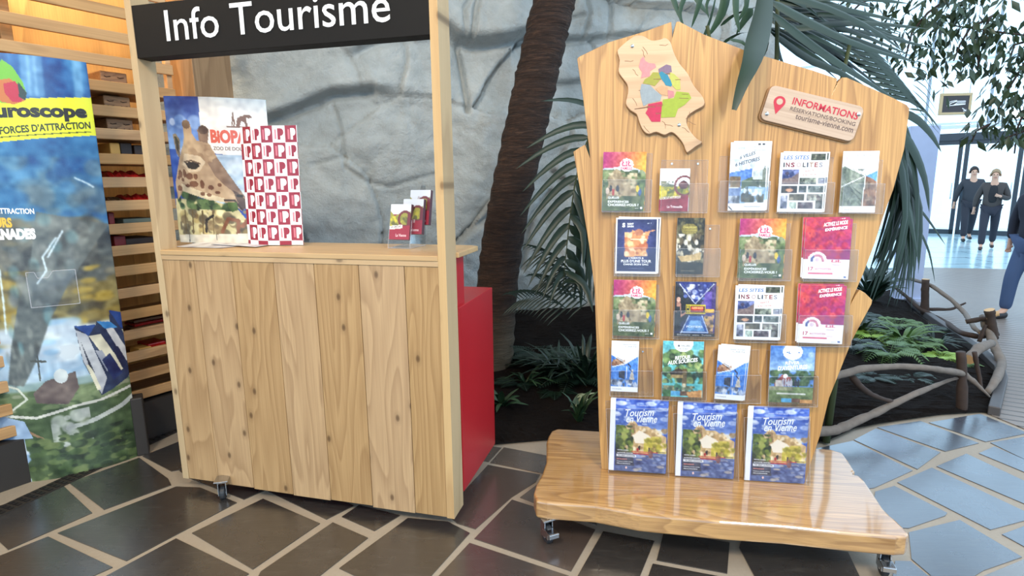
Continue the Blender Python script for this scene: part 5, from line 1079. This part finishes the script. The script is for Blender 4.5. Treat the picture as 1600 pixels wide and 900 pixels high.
    for P,w in (([(1098,62,3.1),(1110,30,3.1),(1122,-20,3.1)],5),([(1046,-20,3.1),(1056,10,3.1),(1068,40,3.1)],10),([(1072,-10,3.1),(1062,20,3.1),(1070,45,3.1)],8),([(1080,-14,3.2),(1096,10,3.2),(1108,24,3.2)],9),([(1098,-16,3.1),(1090,14,3.1),(1080,44,3.1)],9),
      ([(1136,-20,3.0),(1128,20,3.0),(1106,58,3.0)],17),([(1150,-20,2.95),(1150,20,2.95),(1156,52,2.95)],12),([(1126,40,3.1),(1150,22,3.1),(1186,10,3.1)],6),([(1128,68,3.1),(1152,54,3.1),(1172,50,3.1)],6),([(1140,62,3.0),(1160,66,3.0),(1170,78,3.0)],8),([(1176,14,3.1),(1164,30,3.1),(1150,54,3.1)],14),([(1112,-10,3.1),(1104,8,3.1),(1108,30,3.1)],6),([(1165,-20,3.0),(1166,10,3.0),(1148,40,3.0)],10)): lf(mb,P,w,n=6,side=Vector((1,.3,.2)),fold=.15)
    part('frond',mb,LF['mid'])
big_palm()
def ficus():
    base=onz(1790,560); e=empty('weeping_fig',base,0,'weeping fig tree whose small-leaved branches hang in from the top right','tree')
    g=random.Random(21); br=MB(); lv=MB()
    def part(name,mb,mats): o=leafobj(mb,name,mats,e); o.location=-base; return o
    top=PX(1800,-160,base.y); zlow=PX(1540,222,base.y).z
    br.tube([base,base.lerp(top,.5)+Vector((.05,0,0)),top],[.09,.08,.06],10)
    def leaf(p,d,l,w): 
        s=d.cross(Vector((g.uniform(-1,1),g.uniform(-1,1),g.uniform(-1,1)))); s=s.normalized()*w/2; m=p+d*l*.45; q=p+d*l; u=s.cross(d).normalized()*w*.15
        lv.add([p,m-s,m+u*-1,m+s,q],[(0,1,2),(0,2,3),(1,4,2),(2,4,3)])
    def twig(P,r0,dens,spread,lpx=19):
        dens*=1.55; r0*=.55
        Q_=[PX(*p) for p in P]; br.tube(Q_,[r0*(1-i/len(Q_))+.003 for i in range(len(Q_))],5)
        for i in range(len(Q_)-1):
            a,b=Q_[i],Q_[i+1]; n=int((b-a).length*dens)
            for k in range(n):
                c=a.lerp(b,g.random())+Vector((g.gauss(0,spread),g.gauss(0,spread),g.gauss(0,spread)-spread*.5)); d=Vector((g.uniform(-.7,.5),g.uniform(-.5,.5),-g.uniform(.3,1.))).normalized()
                if c.z<zlow: continue
                L_=g.uniform(.6,1.25)*lpx*c.y/900; leaf(c,d,L_,L_*.4)
    Y=base.y
    for P,dn,sp in (([(1800,-120,Y),(1640,-40,Y),(1520,-30,Y),(1400,-20,Y),(1300,-20,Y)],90,.16),([(1780,20,Y),(1640,60,Y),(1560,50,Y),(1490,40,Y)],60,.13),
      ([(1520,-30,Y),(1450,20,Y),(1425,50,Y),(1415,90,Y)],190,.12),([(1560,20,Y),(1515,45,Y),(1500,70,Y),(1490,95,Y)],170,.11),([(1545,30,Y),(1530,70,Y),(1528,105,Y)],60,.06),
      ([(1640,40,Y),(1600,100,Y),(1575,140,Y),(1560,170,Y)],150,.1),([(1660,60,Y),(1610,150,Y),(1590,200,Y),(1585,240,Y)],170,.12),([(1620,60,Y),(1585,70,Y),(1575,100,Y)],90,.09),([(1545,195,Y),(1525,205,Y),(1518,222,Y)],60,.045),([(1640,180,Y),(1600,205,Y),(1565,218,Y)],80,.06),
      ([(1400,-20,Y),(1345,5,Y),(1320,30,Y)],60,.1)): twig(P,.014,dn,sp)
    part('branches',br,BARK); part('foliage',lv,LF['ficus'])
ficus()
def clumps():
    g=random.Random(31)
    def clump(px,py,n,lpx,wpx,mat,label,cat,name,spread=1.,up=.9,Y=None,grp=None,droop=.5):
        p=onz(px,py,.08) if Y is None else PX(px,py,Y); z=HGT(p.x,p.y)
        p=onz(px,py,z); p.z=HGT(p.x,p.y)-.005
        mb=MB(); k=p.y/900
        for i in range(n):
            a=g.uniform(0,2*PI); r=g.uniform(.35,1.)*spread; l=lpx*k*g.uniform(.65,1.15); d=Vector((math.cos(a)*r,math.sin(a)*r*.8,up*g.uniform(.5,1.2))).normalized(); q=p+d*l*.55; t=p+d*l+Vector((d.x*l*.2,d.y*l*.2,-droop*l*g.uniform(.3,1))); strip(mb,[p+Vector((g.uniform(-.02,.02),0,0)),q,t],wpx*k*g.uniform(.7,1.2),n=5,side=Vector((-math.sin(a),math.cos(a),.2)),fold=.2)
        o=leafobj(mb,name,mat,None); 
        for v in o.data.vertices: v.co-=p
        o.location=p; setp(o,label,cat,grp)
    def fern(px,py,n,lpx,mat,label,name='fern',up=.7,grp='ferns in the planting bed'):
        p=onz(px,py,.1); p=onz(px,py,HGT(p.x,p.y)); p.z=HGT(p.x,p.y)-.005; mb=MB(); k=p.y/900
        for i in range(n):
            a=2*PI*i/n+g.uniform(-.3,.3); l=lpx*k*g.uniform(.7,1.1); d=Vector((math.cos(a),math.sin(a)*.8,0)); pts=[p+d*l*t+Vector((0,0,up*l*(t-.62*t*t*1.6))) for t in (0,.33,.66,1)]; mb.tube(pts,.002,4)
            for s_ in range(16):
                t=.12+.86*s_/16; j=min(int(t*3),2); c=pts[j].lerp(pts[j+1],t*3-j); w=l*.3*math.sin(PI*(t*.85+.12)); sd=Vector((-d.y,d.x,0))
                for sg in (-1,1): strip(mb,[c,c+sd*sg*w*.6+d*w*.25,c+sd*sg*w+d*w*.45-Vector((0,0,w*.15))],l*.055,n=2,side=d,fold=.1)
        o=leafobj(mb,name,mat,None)
        for v in o.data.vertices: v.co-=p
        o.location=p; setp(o,label,'fern',grp)
    clump(783,632,13,52,13,LF['mid'],'low broad-leaved plant at the foot of the palm trunk beside the red cabinet','plant','leafy_plant',1.1,.7,droop=.3)
    clump(905,664,15,72,9,LF['mid'],'upright strappy plant against the left edge of the brochure stand','plant','strappy_plant',.6,1.1,droop=.3)
    clump(893,640,5,60,8,LF['pale'],'pale-leaved plant just behind the strappy plant left of the stand','plant','pale_leaved_plant',.8,.9,droop=.4)
    clump(822,545,10,50,7,LF['mid'],'small grassy plant in the dark soil right of the palm trunk','plant','grassy_plant',1.,.6)
    fern(842,520,11,70,LF['dark'],'dark fern right of the palm trunk under the arching palm',up=.6); fern(900,540,11,78,LF['dark'],'dark fern hard by the stand, below the arching palm',up=.7); fern(868,590,9,60,LF['dark'],'dark low fern in the middle of the soil left of the stand',up=.4); fern(812,575,8,50,LF['dark'],'small dark fern nearest the palm trunk',up=.5)
    clump(872,535,60,90,8,LF['dark'],'dense dark undergrowth plant beneath the arching palm','plant','undergrowth_plant',1.3,.6,droop=.4); clump(915,548,50,110,9,LF['dark'],'tall dark undergrowth plant half behind the left edge of the stand','plant','undergrowth_plant',.8,.9,droop=.4)
    fern(1335,548,11,62,LF['dark'],'dark fern against the right edge of the stand, beyond the grey branch',up=1.2); fern(1388,560,11,66,LF['fern'],'broad green fern in the middle of the right planting bed',up=1.2); fern(1362,528,10,46,LF['bright'],'bright yellow-green fern close to the right edge of the stand',up=.9); fern(1430,545,10,56,LF['fern'],'green fern to the right of the broad fern',up=1.1); fern(1472,556,10,42,LF['bright'],'small yellow-green fern near the upright stump',up=.7); fern(1400,515,10,52,LF['fern'],'green fern at the back of the right planting bed',up=1.3); fern(1330,500,10,56,LF['dark'],'dark fern farthest back beside the stand',up=.7); fern(1500,565,9,34,LF['fern'],'little green fern beneath the pale cut log',up=.5); fern(1440,510,9,44,LF['dark'],'dark low fern next to the brown post at the back',up=.5)
    fern(1360,590,9,50,LF['dark'],'dark fern spreading behind the long grey branch',up=.4); fern(1425,590,9,46,LF['dark'],'dark fern just behind the middle of the long grey branch',up=.35)
    clump(1345,520,34,60,7,LF['dark'],'dense dark ground plant behind the ferns at the right edge of the stand','plant','undergrowth_plant',1.2,.7,droop=.4); clump(1410,535,34,60,6,LF['fern'],'dense green ground plant in the middle of the right bed','plant','undergrowth_plant',1.3,.6,droop=.4); clump(1462,540,26,44,5,LF['dark'],'dense dark ground plant behind the pale sawn log','plant','undergrowth_plant',1.2,.6,droop=.4)
    clump(1362,470,30,80,12,LF['dark'],'dark leafy shrub seen past the right edge of the stand','plant','leafy_shrub',1.,1.,droop=.3)
clumps()
def branches():
    c=lambda u,v,Y:PX(1260+u/2.812,380+v/2.812,Y)
    yf=onz(1500,643).y; yp=onz(1445,494).y; yc=onz(1548,560).y
    B_=[('long grey branch running level across the right planting bed',[(100,590,2.95),(160,575,3.0),(250,550,3.05),(400,540,3.15),(550,550,3.2),(690,572,yf),(740,612,yf),(805,675,yf)],[.022,.02,.02,.019,.018,.019,.014,.006],BARKG),
      ('crooked branch sloping down to the soil beside the stand',[(30,830,2.9),(130,822,2.95),(200,792,3.0),(330,732,3.1),(480,662,3.2),(590,615,yf),(668,592,yf)],[.026,.026,.024,.02,.017,.013,.007],BARKG),
      ('short dark branch leaning between the two long grey ones',[(200,588,3.05),(235,630,3.05),(300,672,3.1),(385,700,3.15)],[.018,.017,.014,.012],BARK),
      ('dark upright stump at the front corner of the branch fence',[(683,745,yf),(684,600,yf),(678,478,yf)],[.03,.028,.026],BARK),
      ('thin slanting stake beside the dark upright stump',[(768,640,yf+.1),(755,560,yf+.12),(738,478,yf+.12)],[.012,.013,.014],BARK),
      ('thick bent branch at the right corner of the fence',[(770,318,yc+.1),(800,390,yc),(835,470,yc-.15),(862,530,yc-.3),(835,600,yf+.25),(795,655,yf+.15)],[.022,.03,.032,.03,.026,.02],BARKG),
      ('brown sawn post at the back of the branch fence',[(520,312,yp),(521,230,yp),(524,158,yp)],[.04,.038,.036],BARK),
      ('pale log with a sawn end lying by the corner',[(712,512,yf+.5),(755,462,yf+.6),(812,440,yf+.75)],[.036,.036,.03],BARKG),
      ('reddish-brown post standing at the right corner',[(822,420,yc),(812,350,yc),(803,292,yc)],[.034,.036,.036],BARK),
      ('grey rail curving down from the back post to the corner',[(430,150,yp+.9),(540,180,yp),(640,250,yp-.25),(700,312,yp-.4),(735,370,yc+.15),(765,395,yc+.05)],[.015,.02,.022,.022,.02,.014],BARKG),
      ('dark lower rail running from behind the palm to the corner',[(385,190,yp+.6),(440,235,yp+.3),(500,290,yp),(600,342,yp-.2),(680,395,yc+.2),(760,412,yc+.1),(845,398,yc)],[.016,.018,.022,.024,.022,.02,.016],BARK),
      ('short dark twig pointing right of the back post',[(535,290,yp),(635,292,yp),(700,262,yp)],[.017,.015,.008],BARK),
      ('stubby dark branch tied across the corner posts',[(702,346,yc+.1),(770,332,yc+.05),(800,330,yc)],[.02,.02,.018],BARK),
      ('short brown brace leaning on the corner post',[(760,432,yc),(772,395,yc),(790,358,yc)],[.016,.016,.012],BARK),
      ('small sawn stub jutting out of the corner post',[(815,312,yc),(845,308,yc-.02)],[.022,.022],BARKL)]
    for lab,P,R_,m in B_:
        pts=[c(*p) for p in P]; q=[]; rr=[]
        for i in range(len(pts)-1):
            for s in range(5): t=s/5; q.append(pts[i].lerp(pts[i+1],t)+Vector((RNG.uniform(-.003,.003),0,RNG.uniform(-.003,.003)))); rr.append((R_[i]*(1-t)+R_[i+1]*t)*RNG.uniform(.9,1.12))
        q.append(pts[-1]); rr.append(R_[-1])
        # smooth the centre line
        q2=[q[0]]+[(q[i-1]+q[i]*2+q[i+1])/4 for i in range(1,len(q)-1)]+[q[-1]]
        o=MB().tube(q2,rr,10,wob=.12).build('branch' if 'post' not in lab.split(' at')[0] and 'stump' not in lab else 'wooden_post',m,None,smooth=True)
        if m is not BARKL and ('sawn' in lab or 'post' in lab or 'log' in lab):
            o.data.materials.append(BARKL)
            for f in o.data.polygons:
                if len(f.vertices)>4: f.material_index=1; f.use_smooth=False
        setp(o,lab,'branch','branches of the rustic bed fence')
branches()
# ================================================================== FAR GLASS FRONT
def facade():
    A=onz(1436,364); B=onz(1591,369.5); D=(B-A).normalized(); Nn=Vector((-D.y,D.x,0)); yaw=math.atan2(D.y,D.x)
    fx=lambda x,y:(onp(x,y,A,Nn)-A).dot(D); fz=lambda x,y:onp(x,y,A,Nn).z
    frame=flat('blue_black_door_frame',(44,56,66),.4); pale=flat('pale_glazing_bar',(206,214,222),.4)
    gl=bpy.data.materials.new('window_glass'); gl.use_nodes=True; nt=gl.node_tree; nt.nodes.clear(); o_=N(nt,'ShaderNodeOutputMaterial'); t=N(nt,'ShaderNodeBsdfTransparent'); t.inputs[0].default_value=(.95,.98,.99,1); g=N(nt,'ShaderNodeBsdfGlossy'); g.inputs['Roughness'].default_value=.02; mx=N(nt,'ShaderNodeMixShader'); mx.inputs[0].default_value=.05; L(nt,t.outputs[0],mx.inputs[1]); L(nt,g.outputs[0],mx.inputs[2]); L(nt,mx.outputs[0],o_.inputs[0])
    def at(o): o.location=A; o.rotation_euler=(0,0,yaw); return o
    zh=fz(1442,222); zt=fz(1442,211); x1=fx(1441,300); x2=fx(1498,300); x3=fx(1592,300); wd=x2-x1
    k=1
    for i,(a,b) in enumerate(((x1,x2),(x2,x3),(x3,x3+2.2))):
        e=empty('door_%d'%(i+1),A,yaw,['pale glazed door left of the walking people','glazed door behind the walking people','glazed door at the right edge of the picture'][i],None,None,'structure')
        f=MB().box(a+.02,a+.11,-.04,.04,0,zh).box(b-.11,b-.02,-.04,.04,0,zh).box(a+.02,b-.02,-.04,.04,0,.12).box(a+.02,b-.02,-.04,.04,zh-.1,zh); f.build('door_frame',frame,e)
        MB().box(a+.11,b-.11,-.006,.006,.12,zh-.1).build('pane',gl,e)
        MB().tube([(b-.16,-.07,.9),(b-.16,-.09,.95),(b-.16,-.09,1.25),(b-.16,-.07,1.3)],.014,8).build('door_handle',MAT['steel'],e)
    at(MB().box(x1-.1,x3+8,-.08,.08,zh,zt).build('trim_1',frame)); setp(bpy.data.objects['trim_1'],'dark blue lintel above the glass doors',kind='structure')
    at(MB().box(x1-.1,x3+8,-.06,.06,zt+.12,zt+.2).build('trim_2',pale)); setp(bpy.data.objects['trim_2'],'pale transom above the dark lintel',kind='structure')
    # tall glazing over and beside the doors
    k=1
    for a,b,z0,z1 in ((x1-9,x1-4.5,0,7.5),(x1-4.5,x1-.1,0,7.5),(x1-.1,x2+.4,zt+.2,7.5),(x2+.4,x3+.8,zt+.2,7.5),(x3+.8,x3+5,zt+.2,7.5)):
        e=empty('window_%d'%k,A,yaw,'tall bright glass bay %d of the far glass front, counted from the left'%k,None,None,'structure'); k+=1
        f=MB().box(a-.03,a+.03,-.04,.04,z0,z1).box(b-.03,b+.03,-.04,.04,z0,z1)
        z=z0+.02
        while z<z1: f.box(a,b,-.03,.03,z,z+.05); z+=1.5
        f.build('window_frame',pale,e); MB().box(a+.03,b-.03,-.005,.005,z0,z1).build('pane',gl,e)
    # bright forecourt outside
    gm=flat('pale_forecourt',(236,238,240),.8); p=MB().box(-30,40,.2,60,-.03,-.002).build('floor',gm); at(p); setp(p,'pale sunlit forecourt outside the glass front','ground',kind='structure')
    return A,D,Nn
FA,FD,FN=facade()
def pillar():
    p=onz(1418,472); w=.15; m=flat('lilac_grey_pillar',(176,186,214),.5)
    o=MB().box(-w,w,-.04,.04,0,2.02).box(-w-.02,w+.02,-.07,.07,0,.05).build('information_pillar',m,None,bevel=.006); o.location=(p.x,p.y+.05,0); o.rotation_euler=(0,0,-.2); setp(o,'slim lilac-grey panel standing behind the drooping palm leaves','panel')
pillar()
def hang_sign():
    Y=8.2; a=PX(1467,146,Y); b=PX(1514,143,Y); c=PX(1513,176,Y); w=(b-a).length; h=a.z-PX(1467,180,Y).z
    e=empty('hanging_sign',PX(1467,180,Y),-.08,'small square dark sign with a white pointing hand in a beige frame','sign')
    fr=flat('beige_sign_frame',(196,172,130),.5); dk=flat('dark_sign_face',(52,44,46),.4)
    t=.035; MB().box(0,w,0,.03,0,t).box(0,w,0,.03,h-t,h).box(0,t,0,.03,t,h-t).box(w-t,w,0,.03,t,h-t).build('frame',fr,e,bevel=.003)
    MB().box(t,w-t,.006,.026,t,h-t).build('face',dk,e)
    s=MB(); r=.006
    P=[(.22,.42),(.36,.55),(.5,.62),(.8,.62),(.8,.48),(.42,.44),(.22,.42)]; s.tube([(x*w,.003,z*h) for x,z in P],r,5)
    s.tube([(.42*w,.003,.44*h),(.55*w,.003,.56*h),(.78*w,.003,.56*h)],r*.8,5); s.tube([(.42*w,.003,.44*h),(.56*w,.003,.5*h),(.78*w,.003,.5*h)],r*.8,5); s.tube([(.2*w,.003,.5*h),(.34*w,.003,.62*h),(.52*w,.003,.66*h)],r*.8,5); s.build('hand_symbol',MAT['white'],e)
    s=MB(); s.tube([(.72*w,.003,.3*h),(.83*w,.003,.19*h)],r,5); s.tube([(.76*w,.003,.17*h),(.85*w,.003,.17*h),(.85*w,.003,.28*h)],r,5); s.build('arrow',MAT['white'],e)
    s=MB(); 
    for x in (.08,.92): s.tube([(x*w,.015,h),(x*w,.015,h+4.2)],.004,5); s.build('hanging_wire' if x<.5 else 'hanging_wire',flat('wire_%d'%int(x*10),(150,150,156),.4),e); s=MB()
hang_sign()
# ================================================================== PEOPLE
def skin(name,J,E,m,parent,sub=2,root=0):
    names=list(J); idx={n:i for i,n in enumerate(names)}
    me=bpy.data.meshes.new(name); me.from_pydata([J[n][0] for n in names],[(idx[a],idx[b]) for a,b in E],[]); me.materials.append(m)
    o=bpy.data.objects.new(name,me); COL.objects.link(o); o.parent=parent
    mo=o.modifiers.new('skin','SKIN'); mo.use_smooth_shade=True
    for i,n in enumerate(names):
        r=J[n][1]; sv=me.skin_vertices[0].data[i]; sv.radius=(r,r) if not isinstance(r,tuple) else r; sv.use_root=(i==root)
    s=o.modifiers.new('sub','SUBSURF'); s.levels=s.render_levels=sub
    return o
SKINM=flat('skin',(206,160,134),.5,nscale=6); EYE=flat('eye',(30,26,24),.3)
def person(loc,rz,label,jacket,trousers,shoes,hair,hairlen=0,scale=1.,stride=.28,raise_hand=True,shirt=None,grp=None):
    """figure facing local -y"""
    e=empty('person',loc,rz,label,'person',grp); e.scale=(scale,)*3; s=stride
    J={'pel':((0,0,.95),.115),'wai':((0,-.01,1.1),.115),'che':((0,-.01,1.32),.14),'nec':((0,0,1.5),.058),'jaw':((0,-.02,1.585),.066),'hea':((0,-.012,1.67),.088),'cro':((0,0,1.74),.07),'nos':((0,-.105,1.645),.012)}
    E=[('pel','wai'),('wai','che'),('che','nec'),('nec','jaw'),('jaw','hea'),('hea','cro'),('hea','nos')]
    for sg,n in ((-1,'r'),(1,'l')):
        f=-s if sg<0 else s
        J.update({'hip'+n:((sg*.09,0,.9),.085),'kne'+n:((sg*.1,f*.55-.05,.5),.056),'ank'+n:((sg*.1,f,.1 if f<0 else .14),.038),'toe'+n:((sg*.11,f-.16,.04 if f<0 else .05),.03)})
        E+=[('pel','hip'+n),('hip'+n,'kne'+n),('kne'+n,'ank'+n),('ank'+n,'toe'+n)]
        if raise_hand and sg>0: el,wr=((.27,-.02,1.13),(.1,-.25,1.2))
        else: el,wr=((sg*.28,-f*.1+.02,1.14),(sg*.3,f*-.5-.06,.9))
        J.update({'sho'+n:((sg*.18,0,1.42),.06),'elb'+n:(el,.042),'wri'+n:(wr,.028)})
        E+=[('che','sho'+n),('sho'+n,'elb'+n),('elb'+n,'wri'+n)]
        W=Vector(wr); d=(W-Vector(el)).normalized(); a=d.cross(Vector((0,1,0))).normalized() if abs(d.y)<.9 else Vector((1,0,0)); b=d.cross(a)
        pm=W+d*.06; J['pal'+n]=(tuple(pm),.026); E.append(('wri'+n,'pal'+n))
        for k in range(4):
            o_=a*(k-1.5)*.018; q1=pm+d*.04+o_; q2=q1+d*(.035-.006*abs(k-1.3))+b*.012; J['f%s%d'%(n,k)]=(tuple(q1),.009); J['g%s%d'%(n,k)]=(tuple(q2),.008); E+=[('pal'+n,'f%s%d'%(n,k)),('f%s%d'%(n,k),'g%s%d'%(n,k))]
        q=W+d*.045+a*.04; J['th'+n]=(tuple(q),.009); E.append(('pal'+n,'th'+n))
    skin('body',J,E,SKINM,e)
    K={k:v for k,v in J.items()}
    g=lambda n,r,dz=0:((J[n][0][0],J[n][0][1],J[n][0][2]+dz),r)
    jm=flat('jacket_cloth_%d'%len(bpy.data.materials),jacket,.8,nscale=12); tm=flat('trouser_cloth_%d'%len(bpy.data.materials),trousers,.8,nscale=12); hm=flat('hair_%d'%len(bpy.data.materials),hair,.7,nscale=40,noise_amt=.3); sm=flat('shoe_%d'%len(bpy.data.materials),shoes,.5)
    Jk={'hem':((0,0,.86),(.2,.15)),'wai':g('wai',(.18,.14)),'che':g('che',(.19,.15)),'col':((0,.01,1.48),.09)}; Ek=[('hem','wai'),('wai','che'),('che','col')]
    for n in 'rl':
        el=Vector(J['elb'+n][0]); wr=Vector(J['wri'+n][0]); Jk.update({'sho'+n:g('sho'+n,.085),'elb'+n:g('elb'+n,.066),'cuf'+n:(tuple(el.lerp(wr,.88)),.048)}); Ek+=[('che','sho'+n),('sho'+n,'elb'+n),('elb'+n,'cuf'+n)]
    skin('jacket',Jk,Ek,jm,e)
    Jt={'pel':g('pel',.15)}; Et=[]
    for n in 'rl':
        an=Vector(J['ank'+n][0]); Jt.update({'hip'+n:g('hip'+n,.11),'kne'+n:g('kne'+n,.08),'cuf'+n:((an.x,an.y,an.z+.0),.065)}); Et+=[('pel','hip'+n),('hip'+n,'kne'+n),('kne'+n,'cuf'+n)]
    skin('trousers',Jt,Et,tm,e)
    for n in 'rl':
        an=Vector(J['ank'+n][0]); to=Vector(J['toe'+n][0]); skin('shoe',{'h':((an.x,an.y+.04,an.z-.055),.045),'m':(((an.x+to.x)/2,(an.y+to.y)/2,to.z+.005),.048),'t':((to.x,to.y-.05,to.z),.035)},[('h','m'),('m','t')],sm,e)
    # hair cap
    V=[];F_=[]; nu,nv=16,9
    for j in range(nv+1):
        th=j/nv*PI*.62
        for i in range(nu):
            ph=2*PI*i/nu; front=max(0,-math.sin(ph)); t2=th*(1-.42*front); r=.1+.006*RNG.uniform(-1,1); V.append((r*.93*math.sin(t2)*math.cos(ph),.012+r*1.12*math.sin(t2)*math.sin(ph),1.675+r*1.2*math.cos(t2)))
    for j in range(nv):
        for i in range(nu): F_.append((j*nu+i,(j+1)*nu+i,(j+1)*nu+(i+1)%nu,j*nu+(i+1)%nu))
    h=mesh_obj('hair',V,F_,hm,e,smooth=True); so=h.modifiers.new('thickness','SOLIDIFY'); so.thickness=.012
    for sg in (-1,1):
        MB().tube([(sg*.032,-.094,1.665),(sg*.032,-.102,1.665)],[.011,.009],8).build('eye',EYE,e); MB().tube([(sg*.088,.0,1.62),(sg*.098,.01,1.65),(sg*.092,.015,1.68)],[.008,.014,.008],6).build('ear',SKINM,e,smooth=True)
    MB().tube([(-.025,-.092,1.598),(0,-.098,1.595),(.025,-.092,1.598)],.006,6).build('mouth',flat('lips_%d'%len(bpy.data.materials),(170,96,86),.5),e)
    if shirt: skin('shirt',{'a':((0,-.075,1.02),(.09,.09)),'b':((0,-.085,1.25),(.1,.09)),'c':((0,-.045,1.44),(.07,.07))},[('a','b'),('b','c')],flat('shirt_cloth_%d'%len(bpy.data.materials),shirt,.8),e)
    return e
p1=onz(1540,389); p2=onz(1527,381); p3=onz(1606,503)
hgt1=lambda p,y:(PX(1540,y,p.y).z)
s1=hgt1(p1,264)/1.79
person(p1,math.atan2(-p1.x,p1.y)*-1*-.6-.25,'fair-haired person in an open dark coat walking with one hand raised to the chest',(66,60,58),(40,42,54),(60,40,34),(150,126,96),scale=s1,shirt=(28,28,32))
person(p2+Vector((.28,.7,0)),-.5,'dark-haired person in dark clothes walking just behind the fair-haired one',(52,54,60),(38,40,50),(40,34,32),(44,36,34),scale=s1*1.05,raise_hand=False)
person(p3+Vector((.07,.12,0)),-1.3,'person in dark jacket and blue jeans cut off by the right picture edge',(34,38,52),(56,76,110),(36,34,36),(50,40,34),scale=hgt1(p3,262)/1.79,raise_hand=False,stride=.2)
# ================================================================== LIGHT
def light():
    w=bpy.data.worlds.new('sky'); bpy.context.scene.world=w; w.use_nodes=True; nt=w.node_tree; bg=nt.nodes['Background']
    tc=N(nt,'ShaderNodeTexCoord'); sx=N(nt,'ShaderNodeSeparateXYZ'); L(nt,tc.outputs['Generated'],sx.inputs[0])
    L(nt,ramp(nt,sx.outputs[2],[(0,(.58,.8,1)),(.4,(.54,.77,1)),(1,(.7,.84,1))]),bg.inputs[0]); bg.inputs[1].default_value=3.
    def area(name,loc,tgt,size,power,col,sy=None):
        l=bpy.data.lights.new(name,'AREA'); l.energy=power; l.color=col; l.size=size
        if sy: l.shape='RECTANGLE'; l.size_y=sy
        o=bpy.data.objects.new(name,l); COL.objects.link(o); o.location=loc; o.rotation_euler=(Vector(tgt)-Vector(loc)).to_track_quat('-Z','Y').to_euler(); return o
    area('hall_lamp',(-1.2,-1.2,4.2),(-.8,2.6,.7),.8,200,(1,.84,.64))
    area('hall_lamp',(1.6,-1.0,4.2),(1.,2.4,.8),.8,140,(1,.85,.66))
    p=shO+shD*(-.5)+shB*.3; area('shelf_lamp',(p.x,p.y,3.1),(p.x,p.y,0),.3,75,(1,.74,.4),1.6)
    o=MB().box(-8,1.6,-6,6.2,5.3,5.45).build('sky_blocker',flat('pale_ceiling',(206,200,190),.8)); setp(o,'added unseen slab blocking the sky over the counter and rock wall','sky_blocker',kind='structure')  # added out of view to block overhead sky and darken the hall
    vs=bpy.context.scene.view_settings; vs.view_transform='Standard'; vs.look='None'; vs.gamma=1; vs.use_curve_mapping=False; vs.exposure=-.38
    bpy.context.scene.cycles.max_bounces=8; bpy.context.scene.cycles.transparent_max_bounces=24
light()
